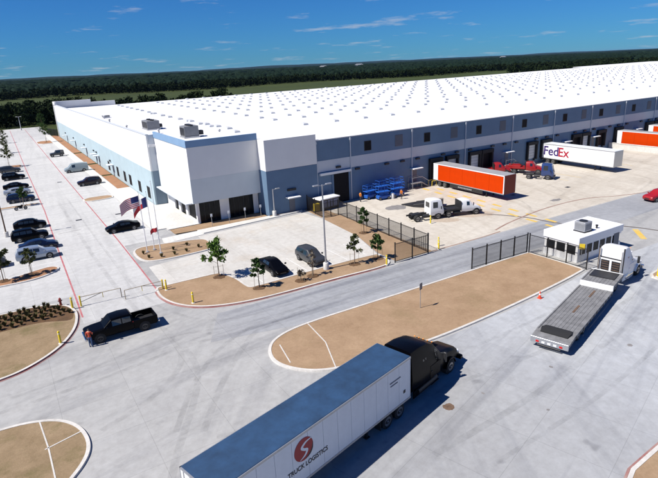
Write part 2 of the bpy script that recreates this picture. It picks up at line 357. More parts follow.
def island(name, pts, mat, kerb='kerb_concrete', smooth=True, kw=0.26, kh=0.13, h=0.10, red=None):
    from mathutils.geometry import tessellate_polygon
    p = chaikin(pts) if smooth else chaikin(pts, 1)
    if area(p) < 0: p = p[::-1]
    inn = offset(p, kw)
    mb = MB(); mb.add([(*q, h) for q in inn], [tuple(t) for t in tessellate_polygon([[Vector((*q, 0)) for q in inn]])])
    o = mb.build(name, mat); tag(o, kind='structure')
    n = len(p); mb = MB()
    top = offset(p, 0.03)
    vs = [(*q, 0) for q in p] + [(*q, kh) for q in top] + [(*q, kh) for q in inn] + [(*q, -0.01) for q in inn]; fs = []
    for i in range(n):
        j = (i + 1) % n
        for k in range(3): fs.append((k * n + i, k * n + j, (k + 1) * n + j, (k + 1) * n + i))
    mb.add(vs, fs).build('kerb', kerb, o)
    if red:        # painted gutter strip and kerb face along part of the edge
        oa = offset(p, -0.14); ob = offset(p, -0.006); oc = offset(p, 0.026); mb = MB()
        for i in range(n):
            j = (i + 1) % n
            if red(*p[i]) and red(*p[j]):
                mb.add([(*oa[i], .0105), (*oa[j], .0105), (*ob[j], .012), (*ob[i], .012)], [(0, 1, 2, 3)])
                mb.add([(*ob[i], .012), (*ob[j], .012), (*oc[j], .128), (*oc[i], .128)], [(0, 1, 2, 3)])
        mb.build('painted_face', 'red_kerb_paint', o)
    return o

# ------------------------------------------------------------------ the setting: ground and paving
def grid_ground():
    # one sheet to the horizon, denser near the site
    xs = [-16000, -6000, -2500, -900, -300, 0, 300, 700, 1300, 2500, 5000, 9000, 18000, 27000]; ys = [-3000, -900, -200, 0, 150, 300, 500, 900, 1600, 3000, 6000, 12000, 20000]
    vs = [(x, y, -0.06) for y in ys for x in xs]; n = len(xs)
    fs = [(j * n + i, j * n + i + 1, (j + 1) * n + i + 1, (j + 1) * n + i) for j in range(len(ys) - 1) for i in range(n - 1)]
    tag(MB().add(vs, fs).build('ground', 'field'), kind='structure')
grid_ground()
sheet('pavement', [(-75, -45), (300, -45), (300, 60), (300, 73.0), (120, 73.0), (19, 73.0), (19, 292), (-75, 292)], 0.0, 'concrete')
sheet('dock_apron', [(41.9, 45.0), (60, 45.3), (92, 45.0), (300, 45), (300, 73.0), (41.9, 73.0)], 0.004, 'apron_concrete')
sheet('office_lot', [(12.2, 55.2), (19.0, 55.2), (19.2, 48.9), (36.2, 48.6), (38.4, 56), (39.2, 66.0), (38.7, 71.0), (21.2, 70.2), (20.6, 63.4), (12.4, 62.2)], 0.004, 'lot_concrete')
sheet('access_road', [(14.5, 45.0), (34.5, 44.3), (41.5, 44.9), (62, 45.0), (95, 44.9), (95, 38.5), (50.6, 38.2), (19.5, 38.3), (12, 40)], 0.004, 'road_concrete')
sheet('truck_lane', [(19, 29.0), (27, 28.8), (41, 29.2), (50.6, 30.4), (60, 30.8), (110, 30), (110, -20), (30, -20), (6, -20), (9, 10), (14, 26)], 0.004, 'lane_concrete')

sheet('parking_lot', [(-75, 58.4), (3.5, 58.4), (3.5, 50.6), (11.3, 50.6), (11.5, 62), (11.8, 72.7), (16.75, 72.7), (16.75, 290), (-75, 290)], 0.004, 'parking_concrete')
# dirt islands with kerbs
island('median_island', [(14.75, 33.3), (15.2, 35.8), (16.7, 37.4), (19.7, 38.15), (27, 38.1), (37, 38.0), (46, 38.05), (50.15, 37.95), (50.2, 37.7), (50.35, 34), (50.3, 30.85), (50.1, 30.65), (46, 30.1), (40.5, 29.6), (33, 29.1), (26.8, 29.0), (20, 29.5), (16.6, 30.6)], 'dirt')
island('planted_island', [(11.1, 54.6), (10.95, 51.9), (11.7, 49.3), (13.5, 47.1), (16.9, 45.6), (21.2, 45.15), (27.3, 45.1), (34.0, 44.6), (35.9, 45.3), (36.3, 48.3), (35.9, 48.75), (30, 49.0), (22, 48.8), (19.9, 48.75), (19.5, 49.1), (19.5, 52.2), (18.6, 54.7), (18.2, 55.0), (13.2, 55.1), (11.6, 55.1)], 'dirt', red=lambda x, y: y < 54 and (x < 16 or y < 46.5) and x < 34.6)
island('shrub_island', [(-9, 58.0), (-3.1, 57.9), (0.4, 57.9), (2.6, 56.6), (3.35, 54.6), (3.35, 52.5), (2.7, 49.6), (1.1, 46.7), (-1.4, 44.6), (-3.5, 43.9), (-9, 43.5)], 'dry_grass', red=lambda x, y: x > -6 and y < 54.4)
island('corner_island', [(-8, 37.2), (-3.65, 37.1), (-1.9, 36.85), (-0.15, 36.0), (0.9, 34.5), (1.27, 32.8), (1.15, 31.3), (0.55, 30.1), (-0.2, 29.2), (-2, 27), (-8, 26)], 'dry_grass')
island('roadside_island', [(24.7, 11.9), (29.8, 12.2), (40, 12.6), (40, 2), (10, 0.5), (14, 7)], 'dirt', smooth=False, red=lambda x, y: y > 9)
island('parking_island', [(-9, 68.2), (-3, 68.05), (0.3, 69.6), (2.6, 70.3), (3.55, 69.3), (3.2, 68.0), (1.6, 66.7), (-0.3, 66.2), (-3, 66.4), (-9, 66.6)], 'red_mulch')
island('flag_island', [(11.9, 67.0), (12.2, 64.7), (13.2, 63.6), (16, 63.2), (20.6, 63.35), (21.4, 64.2), (21.8, 67.2), (21.3, 68.7), (17.5, 69.7), (13.6, 70.6), (12.1, 69.6)], 'dirt')
island('divider_island', [(11.4, 104.2), (16.4, 104.4), (16.9, 106.5), (15.9, 107.9), (11.5, 107.8)], 'dirt', smooth=False)
island('far_parking_island', [(-9, 108.6), (4.2, 108.8), (4.6, 109.6), (4.2, 110.6), (-9, 110.4)], 'dirt', smooth=False)
island('tree_island', [(12, 212), (18.2, 212), (18.2, 222), (12, 222)], 'red_mulch', smooth=False)
island('end_island', [(-9, 160), (4.3, 160), (4.6, 163), (4.3, 166), (-9, 166)], 'red_mulch', smooth=False)
island('gatehouse_island', [(53.5, 26.0), (56, 26.3), (72, 27.5), (72, 24.5), (56, 23.6), (53.2, 24.2)], 'dirt', smooth=False)
# strip of dirt along the yard fence, mulch beds and walks along the building
sheet('fence_verge', [(36.4, 45.3), (42.0, 45.3), (42.4, 66.9), (39.6, 66.9), (39.2, 65.8), (38.4, 56), (36.5, 49)], 0.008, 'dirt')
sheet('wall_verge', [(39.4, 66.9), (42.3, 66.9), (42.3, 72.9), (39.7, 72.9)], 0.008, 'dirt')
for k, (y0, y1) in enumerate([(94, 111), (112.5, 130), (131.5, 150), (152, 176), (178, 240)]):
    if k == 0:
        continue
    sheet('mulch_bed', [(18.9, y0), (21.2, y0), (21.2, y1), (18.9, y1)], 0.02, 'red_mulch')
MB().box(16.8, 18.7, 77, 245, 0, 0.12).build('building_walk', 'walk_concrete')['kind'] = 'structure'
MB().prism([(18.7, 76.0), (23.5, 76.0), (23.5, 92.9), (21.2, 92.9), (21.2, 112.4), (18.7, 112.4)], 0, 0.115).build('entry_walk', 'walk_concrete')['kind'] = 'structure'
MB().prism([(22.3, 70.9), (38.9, 71.9), (39.4, 72.9), (22.0, 72.9)], 0, 0.12).build('office_walk', 'walk_concrete')['kind'] = 'structure'
MB().prism([(18.9, 73.3), (22.4, 73.0), (33.3, 73.0), (33.3, 75.8), (18.9, 75.8)], 0, 0.09).build('office_bed', 'dirt')['kind'] = 'structure'
MB().prism([(33.5, 72.45), (39.3, 72.6), (39.3, 73.0), (33.5, 73.0)], 0.1, 0.125).build('wall_bed', 'dirt')['kind'] = 'structure'
MB().prism([(16.4, 69.9), (22.2, 70.6), (22.1, 72.7), (16.8, 72.6)], 0, 0.03).build('ramp_walk', 'walk_concrete')['kind'] = 'structure'
cwroot = tag(link('crosswalk', None), kind='structure')
for i in range(7):
    x = 16.9 + i * 0.78
    line('stripe', [(x, 70.2 + i * 0.08), (x + 0.25, 72.4)], 0.34, 0.036, 'grey_paint' if False else 'white_line_paint', cwroot)

# thin concrete strips set in the dirt
for nm, pts in (('edging_strip', [(18.3, 30.0), (19.8, 34.0), (20.3, 38.0)]), ('edging_strip', [(15.9, 32.9), (16.5, 35.9)]), ('edging_strip', [(-1.35, 36.5), (-1.1, 33), (-1.0, 28)]), ('edging_strip', [(-1.3, 33.0), (0.9, 33.6)])):
    line(nm, pts, 0.09, 0.10, 'kerb_concrete', thick=0.02)

# painted lines
line('fire_lane_line', [(3.62, 52.2), (3.75, 58), (4.05, 74.5), (4.7, 103), (4.8, 124), (5.0, 160), (5.4, 200), (6.2, 284)], 0.17, 0.008, 'red_line_paint')
line('fire_lane_line', [(11.25, 51.0), (11.45, 62), (11.62, 76), (11.65, 100), (11.7, 144), (11.9, 200), (12.1, 284)], 0.17, 0.008, 'red_line_paint')
# yellow yard marks: short slanted bars in a row
yroot = tag(link('yard_marking', None), kind='structure')
for i in range(9):
    for (x, dy) in ((61.9, 0.0), (63.9, 1.75)):
        y = 71.2 - i * 3.45 - dy; xo = x + (y - 55) * .09
        line('bar', [(xo + .06, y), (xo - .10, y - 1.9)], 0.55, 0.012, 'yellow_line_paint', yroot)
for x in (72.5, 86.5, 90.3, 104.0, 107.0, 131.5):
    line('stall_line', [(x, 71.5), (x, 58)], 0.12, 0.009, 'yellow_line_paint')
line('stop_line', [(64.6, 32.4), (67.6, 35.2)], 0.7, 0.009, 'yellow_line_paint')
for y in (63.2,): pass
for i in range(6):      # stall lines in the office lot
    x = 21.3 + i * 2.75
    line('stall_line', [(x, 49.3), (x, 54.4)], 0.10, 0.009, 'white_line_paint')
for i in range(14):     # stall lines, left rows
    y = 71.9 + i * 2.75
    if i < 13: line('stall_line', [(-0.9, y), (3.85, y)], 0.10, 0.008, 'white_line_paint')
for i in range(11):
    y = 112 + i * 4.2
    line('stall_line', [(12.2, y), (16.6, y)], 0.10, 0.008, 'white_line_paint')
# sealed cracks, covers, stains
line('sealed_crack', smoothpoly([(58.6, 53.0), (60.5, 50.0), (62.0, 47.0), (62.4, 44), (63.5, 41), (65.5, 38.6), (67.5, 37.1), (68.6, 35), (69.6, 32), (72, 28)], False, 5), 0.34, 0.010, 'crack_seal')
line('sealed_crack', smoothpoly([(54, 46.2), (58.4, 47.4), (66.5, 48.7), (73, 48.9), (78, 48.2), (82.4, 46.2), (88.3, 44.6), (98, 43.5)], False, 5), 0.26, 0.014, 'rust_seal')
line('sealed_crack', smoothpoly([(41.8, 45.3), (50, 45.25), (54, 45.4)], False, 5), 0.2, 0.014, 'rust_seal')
def blot(name, x, y, rx, ry, mat, z=0.010, rz=0.0, lab=None):
    random.seed(int(x * 31 + y * 17)); k = 22; ps = []
    for i in range(k):
        a = 2 * math.pi * i / k; q = 1 + random.uniform(-0.16, 0.16)
        u, v_ = math.cos(a) * rx * q, math.sin(a) * ry * q
        ps.append((x + u * math.cos(rz) - v_ * math.sin(rz), y + u * math.sin(rz) + v_ * math.cos(rz)))
    sheet(name, ps, z, mat)
blot('rusty_patch', 21.95, 21.85, 0.42, 0.36, 'rust', 0.010)
blot('oil_stain', 73.1, 50.9, 1.1, 0.55, 'stain', 0.012)
blot('oil_stain', 38.9, 19.4, 0.22, 0.20, 'stain')
blot('oil_stain', 41.5, 18.1, 0.30, 0.12, 'stain', rz=0.5)
blot('oil_stain', 31.4, 21.0, 0.12, 0.16, 'stain')
blot('oil_stain', 24.9, 21.6, 0.10, 0.14, 'stain')
blot('oil_stain', 26.9, 17.9, 0.12, 0.10, 'stain')
blot('dirt_patch', 57.5, 53.6, 3.4, 1.5, 'worn_dirt', 0.008, -0.5)
blot('dirt_patch', 52.5, 53.9, 2.2, 1.0, 'worn_dirt', 0.0085, -0.5)
blot('dirt_patch', 51.5, 64.0, 1.7, 1.4, 'stain', 0.012)
blot('dirt_patch', 24.6, 64.4, 2.2, 1.4, 'dirt', 0.0075, 0.4) if False else None
for (x, y) in ((8.7, 91.8), (14.7, 91.3), (10.0, 130.0), (71.0, 57.5), (82.0, 55.0)):
    sheet('drain_grate', [(x - 0.45, y - 0.35), (x + 0.45, y - 0.35), (x + 0.45, y + 0.35), (x - 0.45, y + 0.35)], 0.013, 'dark_metal')
def tyre_mat():
    m = bpy.data.materials.new('tyre_mark'); m.use_nodes = True; t = m.node_tree; b = t.nodes['Principled BSDF']; b.inputs['Base Color'].default_value = (.09, .09, .095, 1); b.inputs['Roughness'].default_value = .9; b.inputs['Specular IOR Level'].default_value = .1
    o = t.nodes.new('ShaderNodeTexCoord'); n = t.nodes.new('ShaderNodeTexNoise'); n.inputs['Scale'].default_value = .55; n.inputs['Detail'].default_value = 7; n.inputs['Roughness'].default_value = .75; t.links.new(o.outputs['Object'], n.inputs['Vector'])
    r = t.nodes.new('ShaderNodeMapRange'); r.inputs[1].default_value = .38; r.inputs[2].default_value = .75; r.inputs[3].default_value = 0; r.inputs[4].default_value = .17; t.links.new(n.outputs[0], r.inputs[0]); t.links.new(r.outputs[0], b.inputs['Alpha']); M['tyre_mark'] = m
tyre_mat()
TM = [[(-6, 40.5), (2, 41.5), (8, 43), (12, 42.5), (16, 41.5), (30, 41.5), (60, 41.8)], [(-6, 39.2), (3, 39.6), (10, 40.6), (16, 40.2), (30, 39.9), (58, 40.3)], [(7.5, 110), (7.6, 70), (8.2, 52), (9.5, 44), (9.5, 36), (5, 27), (2, 20)],
      [(9.2, 110), (9.3, 72), (9.8, 54), (11.5, 47), (15, 43.2), (24, 42.6), (50, 42.9)], [(6, 30), (9, 35), (13, 39), (18, 41), (26, 41.0)], [(7.5, 29), (10.5, 33.5), (14, 37.6), (16.5, 39.6), (22, 40.6)], [(15, 27.5), (24, 26.6), (36, 26.5), (48, 27.8), (70, 31)], [(13, 24), (24, 23.5), (36, 22.8), (50, 24.5), (70, 27)],
      [(18, 19), (28, 19.5), (40, 21), (56, 23.5)], [(20, 16.5), (32, 17), (46, 19)], [(8, 28), (12, 27), (16, 28), (22, 27.6)], [(2, 33), (6, 35), (9, 38.5), (9.5, 43)], [(70, 68), (70, 58), (66, 50), (58, 46.5)], [(99, 55), (97, 49), (88, 46)], [(82, 60), (78, 53), (70, 49.5)]]
for k, t_ in enumerate(TM):
    line('tyre_mark', smoothpoly(t_, False, 8), .34 + .08 * (k % 3), 0.0165 + k * 0.0004, 'tyre_mark')
line('dark_joint', [(5.0, 85.2), (8.2, 85.6)], 0.12, 0.009, 'stain')

# ------------------------------------------------------------------ the warehouse
WH = thing('warehouse', 'huge white roofed warehouse with blue and white walls behind the car parks', 'warehouse', (42.5, 73, 0))
def part(mb, name, mats, parent=WH, smooth=None):
    o = mb.build(name, mats, parent, smooth)
    if parent is WH: o.location = (-42.5, -73, 0)
    return o
def inst(name, me, parent, x, y, z=0, rz=0):
    o = link(name, me, parent, (x - 42.5, y - 73, z) if parent is WH else (x, y, z), rz); return o
ZR = 10.55
part(MB().prism([(21.5, 92.4), (22.9, 92.4), (22.9, 75.5), (33.6, 75.5), (33.6, 73.3), (560, 73.3), (560, 300), (425, 291), (425, 273), (36, 231), (21.5, 231)], ZR - 0.4, ZR), 'roof', 'roof_membrane')
# dock wall: tilt-up panels, light band, coping, downspouts
J = [42.55, 49.1] + [49.1 + 13.2 * k for k in range(1, 40)]
pm13 = MB().bbox(0.025, 13.175, 0, 0.25, 0, 10.68, 0.02).mesh('wall_panel', 'panel_slate')
bd13 = MB().box(0.03, 13.17, -0.025, 0.0, 5.55, 7.35).mesh('band', 'panel_grey')
cp13 = MB().bbox(-0.01, 13.21, -0.06, 0.4, 10.62, 10.76, 0.02).mesh('coping', 'panel_white')
ds = MB().box(-0.07, 0.07, -0.16, -0.03, 0.15, 10.55).box(-0.14, 0.14, -0.2, -0.03, 10.1, 10.45).mesh('downspout', 'panel_grey')
for i, x in enumerate(J[:-1]):
    if i == 0:
        part(MB().bbox(x + .02, 49.08, 73.0, 73.25, 0, 10.68, 0.02), 'wall_panel', 'panel_slate')
        part(MB().box(x + .03, 49.07, 72.975, 73.0, 5.55, 7.35), 'band', 'panel_grey')
        part(MB().bbox(x, 49.1, 72.94, 73.4, 10.62, 10.76, 0.02), 'coping', 'panel_white')
    else:
        inst('wall_panel', pm13, WH, x, 73.0); inst('band', bd13, WH, x, 73.0); inst('coping', cp13, WH, x, 73.0)
    if i < 10: inst('downspout', ds, WH, x, 73.0)
wf = MB().box(-.72, .72, -.05, 0.0, -.82, -.74).box(-.72, .72, -.05, 0, .74, .82).box(-.72, -.64, -.05, 0, -.74, .74).box(.64, .72, -.05, 0, -.74, .74).mesh('window', 'dark_metal')
wp = MB().box(-.64, .64, -.03, -.005, -.74, .74).mesh('pane', 'window_dark')
lf = MB().box(-.85, .85, -.02, 0.0, -1.0, 1.0).mesh('louver', 'louver')
ls = MB().box(-.85, .85, -.07, -.02, -.06, .04).mesh('slat', 'louver')
wl = MB().bbox(-.45, .45, -.28, 0, -.16, .16, .03).mesh('wall_light', 'dark_metal')
for k in range(9):
    x = 49.1 + 13.2 * k
    if x > 160: break
    a = inst('window', wf, WH, x + 3.6, 73.0, 8.75); link('pane', wp, a)
    b = inst('louver', lf, WH, x + 10.3, 73.0, 8.9)
    for q in range(8): link('slat', ls, b, (0, 0, -0.86 + q * 0.245))
    for dx in (1.3, 7.5, 11.0): inst('wall_light', wl, WH, x + dx, 72.96, 5.2)
inst('wall_light', wl, WH, 46.6, 72.96, 6.0)
# dock doors: black seal, door leaf, bumpers
seal = MB().bbox(-1.6, -1.2, -.55, 0, 1.0, 4.75, .04).bbox(1.2, 1.6, -.55, 0, 1.0, 4.75, .04).bbox(-1.6, 1.6, -.62, 0, 4.1, 4.8, .04).mesh('dock_seal', 'black_rubber')
leafm = MB().box(-1.2, 1.2, -.03, 0.0, 1.15, 4.1).mesh('dock_door', 'panel_grey')
seam = MB().box(-1.2, 1.2, -.045, -.03, -.02, .02).mesh('seam', 'louver')
bump = MB().bbox(-.22, .22, -.3, 0, .75, 1.15, .02).mesh('bumper', 'black_rubber')
opn = MB().box(-1.2, 1.2, -.025, 0.0, 1.15, 4.1).mesh('dock_door', 'window_dark')
for x, shut in ((67.9, 0), (72.0, 1), (78.0, 1), (81.4, 0), (94.9, 1), (99.4, 0), (109.9, 0), (113.3, 1), (119.3, 0), (126.2, 0), (139.4, 0), (143.0, 1)):
    s_ = inst('dock_seal', seal, WH, x, 73.0); d_ = inst('dock_door', leafm if shut else opn, WH, x, 73.0)
    if shut:
        for q in range(4): link('seam', seam, d_, (0, 0, 1.75 + q * 0.58))
    for s in (-1, 1): link('bumper', bump, s_, (s * 1.0, 0, 0))
# personnel doors with canopies
pd = MB().box(-.5, .5, -.04, 0, 0, 2.1).mesh('door', 'louver')
can = MB().bbox(-1.1, 1.1, -1.15, 0, 0, .16, .02).mesh('canopy', 'panel_white')
for x, z in ((37.6, 0.12), (63.0, 1.15), (87.4, 1.15), (106.2, 1.15), (116.6, 1.15), (134.0, 1.15)):
    inst('door', pd, WH, x, 72.995 if x > 40 else 72.74, z); inst('canopy', can, WH, x, 72.97 if x > 40 else 72.745, z + 2.35)
# big drive-in door
dd = part(MB().box(45.65, 48.6, 72.93, 73.0, 0.02, 4.85), 'drive_in_door', 'window_dark')
part(MB().bbox(43.0, 49.0, 72.55, 72.98, 5.0, 5.4, .02), 'lintel_canopy', 'panel_white')
part(MB().box(45.3, 45.65, 72.88, 73.0, 0, 4.95).box(48.6, 48.95, 72.88, 73.0, 0, 4.95), 'door_jamb', 'panel_slate')
# plain protruding panel beside the office
part(MB().bbox(33.52, 42.5, 72.75, 77, 7.05, 11.72, .02), 'upper_panel', 'panel_white')
part(MB().bbox(33.52, 42.5, 72.75, 77, 0, 7.03, .02), 'lower_panel', 'panel_slate')
part(MB().bbox(36.9, 38.4, 72.55, 72.75, 3.5, 3.85, .02), 'wall_light', 'dark_metal')
# office corner: overhanging upper box, recessed ground floor
part(MB().box(22.6, 33.5, 75.2, 92.6, 7.004, 11.62), 'office_wall', 'panel_white')
part(MB().box(22.6, 33.5, 75.2, 92.6, 3.42, 7.0), 'office_wall', 'panel_low')
part(MB().bbox(21.75, 23.4, 76.0, 92.3, 3.2, 3.38, .02), 'entry_canopy', 'panel_grey')
pp = MB().box(22.5, 33.55, 75.1, 75.4, 11.64, 12.62).box(22.5, 22.8, 75.4, 92.65, 11.64, 12.62)
part(pp, 'office_parapet', 'panel_trim')
gw = MB().box(23.75, 33.45, 76.55, 92.4, 0.0, 3.4)
part(gw, 'ground_floor_core', 'window_dark')
for x0, x1 in ((23.3, 23.75), (27.0, 28.5), (32.55, 33.4)): part(MB().bbox(x0, x1, 76.2, 76.75, 0, 3.41, .02), 'pier', 'panel_white')
def storefront(x0, x1, n, z0, z1, y, nm='storefront'):
    r = part(MB().box(x0, x1, y, y + .04, z0, z0 + .09).box(x0, x1, y, y + .04, z1 - .09, z1), nm, 'dark_metal')
    wd = (x1 - x0) / n
    for k in range(n):
        MB().box(x0 + k * wd + .04, x0 + (k + 1) * wd - .04, y + .03, y + .05, z0 + .09, z1 - .09).build('pane', 'glass_dark', r)
        MB().box(x0 + (k + 1) * wd - .035, x0 + (k + 1) * wd + .035, y - .01, y + .05, z0 + .09, z1 - .09).build('mullion', 'dark_metal', r)
storefront(23.75, 27.0, 4, 0.1, 3.3, 76.35); storefront(28.5, 32.55, 5, 0.1, 3.3, 76.35)
def sidewin(y0, y1, z0, z1, x, n=2):
    r = part(MB().box(x - .02, x, y0, y1, z0, z0 + .07).box(x - .02, x, y0, y1, z1 - .07, z1).box(x - .02, x, y0, y0 + .07, z0 + .07, z1 - .07).box(x - .02, x, y1 - .07, y1, z0 + .07, z1 - .07), 'window', 'dark_metal')
    wd = (y1 - y0 - .14) / n
    for k in range(n): MB().box(x - .012, x - .003, y0 + .07 + k * wd + .02, y0 + .07 + (k + 1) * wd - .02, z0 + .07, z1 - .07).build('pane', 'window_dark', r)
    return r
gl = part(MB().box(23.45, 23.75, 76.75, 77.2, 0, 3.4).box(23.45, 23.75, 81.2, 82.4, 0, 3.4).box(23.45, 23.75, 85.0, 86.2, 0, 3.4).box(23.45, 23.75, 88.2, 92.4, 0, 3.4).box(23.45, 23.75, 77.2, 81.2, 0, .25).box(23.45, 23.75, 77.2, 81.2, 3.0, 3.4).box(23.45, 23.75, 82.4, 85.0, 3.0, 3.4).box(23.45, 23.75, 86.2, 88.2, 3.0, 3.4), 'ground_floor_wall', 'panel_white')
for y0, y1 in ((77.25, 81.15), (82.45, 84.95), (86.25, 88.15)): sidewin(y0, y1, .26, 2.98, 23.70, 4 if y1 - y0 > 3 else 2)
# long left facade
LY = [92.65] + [92.65 + 10.75 * k for k in range(1, 14)]
for a, b in zip(LY[:-1], LY[1:]):
    part(MB().bbox(21.3, 21.6, a + .015, b - .015, 6.02, 12.15, .015), 'upper_panel', 'panel_white')
    part(MB().bbox(21.3, 21.6, a + .015, b - .015, 0, 6.0, .015), 'lower_panel', 'panel_sky')
part(MB().box(21.22, 21.7, 92.6, 232.4, 12.16, 12.26), 'coping', 'panel_grey')
part(MB().box(21.6, 22.7, 92.62, 92.9, 6.02, 12.15), 'return_wall', 'panel_grey'); part(MB().box(21.6, 23.5, 92.62, 92.9, 0, 6.0), 'return_wall', 'panel_shaded')
for yc in (96.4, 103.1, 110.9, 116.0, 123.1, 133.1): sidewin(yc - 1.05, yc + 1.05, .7, 2.8, 21.29)
sdoor = MB().box(-.05, 0, -.55, .55, 0.1, 2.3).mesh('door', 'louver'); scan = MB().bbox(-1.3, 0, -1.2, 1.2, 2.6, 2.75, .02).mesh('canopy', 'panel_grey')
for yc in (128.0, 146.0, 150.0, 166.0, 188.0, 208.0):
    inst('door', sdoor, WH, 21.29, yc); inst('canopy', scan, WH, 21.28, yc)
    inst('wall_light', wl, WH, 21.28, yc + 2.2, 3.3, rad(-90))
# far corner parapet
part(MB().bbox(21.0, 34.5, 232.1, 232.6, 0, 13.3, .03).bbox(21.0, 21.6, 226, 232.1, 12.3, 13.3, .03), 'corner_parapet', 'panel_white')
part(MB().bbox(34.5, 43.5, 232.0, 232.5, 0, 12.3, .03), 'corner_parapet', 'panel_white')
part(MB().box(36, 425, 231, 231.2, 0, 1), 'rear_wall_base', 'panel_white')
# roof: skylights (domed boxes on kerbs), air handlers, vents
sk = MB().box(-.55, .55, -.8, .8, 0, .22).mesh('skylight', 'panel_grey')
dm = MB().loft([[(-.53, -.78, .225), (.53, -.78, .225), (.53, .78, .225), (-.53, .78, .225)], [(-.46, -.7, .36), (.46, -.7, .36), (.46, .7, .36), (-.46, .7, .36)], [(-.2, -.45, .44), (.2, -.45, .44), (.2, .45, .44), (-.2, .45, .44)]]).mesh('dome', pbr('skylight_dome', (0.52, 0.53, 0.55), 0.35))
spots = []
ysq = [96.3] + [v for k in range(8) for v in (111.0 + 17.2 * k, 118.6 + 17.2 * k)]
for ci in range(64):
    x = 46.3 + 7.45 * ci - (7.45 if ci == 0 else 0)
    for yi, y in enumerate(ysq):
        xx = x + (0 if yi == 0 else (y - 96) * 0.03)
        if y > 228 + (xx - 36) * 0.105 or xx > 520: continue
        spots.append((math.hypot(xx, y), xx, y))
for y in (103.4, 109.5, 116.4, 127, 135.7, 145, 152, 163): spots.append((math.hypot(40, y), 40.2, y))
spots.sort(); rest = MB()
for i, (d, x, y) in enumerate(spots):
    if i < 290:
        s_ = inst('skylight', sk, WH, x, y, ZR); link('dome', dm, s_)
    else:
        rest.box(x - .5, x + .5, y - .75, y + .75, ZR, ZR + .4)
tag(part(rest, 'far_skylights', 'skylight_dome'), kind='stuff')
def air_handler(x, y, lx, ly, h, label):
    r = thing('air_handler', label, 'air handler', (x, y, ZR), 0, 'air handlers on the warehouse roof')
    MB().box(-lx / 2 - .1, lx / 2 + .1, -ly / 2 - .1, ly / 2 + .1, 0, .25).build('base_frame', 'galv', r)
    MB().bbox(-lx / 2, lx / 2, -ly / 2, ly / 2, .25, h, .04).build('casing', 'grey_paint', r)
    for k in range(3):
        yy = -ly / 2 + (k + .5) * ly / 3
        MB().tube([(0, yy, h), (0, yy, h + .22)], .42, 14).build('fan_shroud', 'dark_metal', r)
        MB().box(-lx / 2 - .03, -lx / 2, yy - ly / 7, yy + ly / 7, .45, h - .25).build('grille', 'dark_metal', r)
    MB().bbox(lx / 2, lx / 2 + 1.0, -.5, .5, .3, 1.0, .03).build('duct', 'dark_metal', r)
    return r
air_handler(28.6, 118.2, 2.6, 4.4, 1.9, 'dark grey rooftop air handler farther back along the warehouse roof')
ah = air_handler(27.2, 87.5, 2.4, 2.4, 1.9, 'dark grey rooftop air handler just behind the office corner parapet'); ah.location.z = 11.62
def roof_vent(x, y, h, label):
    r = thing('roof_vent', label, 'roof vent', (x, y, ZR), 0, 'small pipes on the warehouse roof')
    MB().tube([(0, 0, 0), (0, 0, h)], .16, 10).build('pipe', 'galv', r)
    MB().tube([(0, 0, h), (0, 0, h + .1), (0, 0, h + .3)], [.3, .3, .05], 10).build('cap', 'galv', r)
roof_vent(26.5, 160, .6, 'small vent pipe on the white roof, farthest along the left edge')
roof_vent(24.6, 142, .9, 'small vent pipe on the white roof beside the left parapet')
roof_vent(27.5, 108, .7, 'small vent pipe on the white roof between the two air handlers')
roof_vent(35.5, 96, .7, 'small vent pipe on the white roof behind the blue office parapet')
roof_vent(24.8, 124, .6, 'small vent pipe on the white roof beside the rear air handler')
hb = thing('roof_hatch', 'low dark roof hatch on the white roof near its far left end', 'roof hatch', (27.5, 163, ZR))
MB().bbox(-.9, .9, -.9, .9, 0, .5, .04).build('kerb', 'galv', hb); MB().bbox(-1, 1, -1, 1, .5, .62, .03).build('lid', 'dark_metal', hb)
# dock stairs
def stairs(x, label):
    r = thing('dock_stairs', label, 'stairs', (x, 71.2, 0), 0, 'steel stairs at the dock doors')
    MB().box(-1.3, 1.0, .3, 1.75, 1.0, 1.12).build('landing', 'galv', r)
    for q in range(6): MB().box(1.0 + q * .28, 1.28 + q * .28, .5, 1.6, .95 - q * .17, 1.0 - q * .17).build('step', 'galv', r)
    for yy in (.42, 1.62):
        MB().tube([(1.0, yy, 1.05), (2.75, yy, .02)], .06, 6).build('stringer', 'galv', r)
        MB().tube([(-1.25, yy, 1.12), (-1.25, yy, 2.1), (1.0, yy, 2.1), (2.7, yy, 1.05), (2.7, yy, 0)], .04, 6).build('handrail', 'galv', r)
    for (a, b) in ((-1.2, .4), (-1.2, 1.65), (.9, .4), (.9, 1.65)): MB().tube([(a, b, 0), (a, b, 1.0)], .05, 6).build('leg', 'galv', r)
stairs(62.6, 'grey steel dock stairs left of the nearest orange trailer'); stairs(87.0, 'grey steel dock stairs behind the red truck'); stairs(105.8, 'grey steel dock stairs to the right of the white lettered trailer')
ly = thing('guard_rails', 'yellow guard rails at the foot of the dock stairs', 'guard rail', (65.6, 71.2, 0))
for yy in (0, 1.0): MB().tube([(0, yy, 0), (0, yy, 1.0), (1.1, yy, 1.0), (1.1, yy, 0)], .05, 6).build('rail', 'yellow_paint', ly)
# low concrete wall beyond the lettered trailer
lw = thing('retaining_wall', 'low pale concrete wall running out from the dock doors', 'wall', (123.2, 60, 0))
MB().bbox(-.2, .2, 0, 12.9, 0, 1.35, .02).build('wall', 'walk_concrete', lw); MB().bbox(-.28, .28, -.08, 12.9, 1.35, 1.45, .02).build('coping', 'walk_concrete', lw)

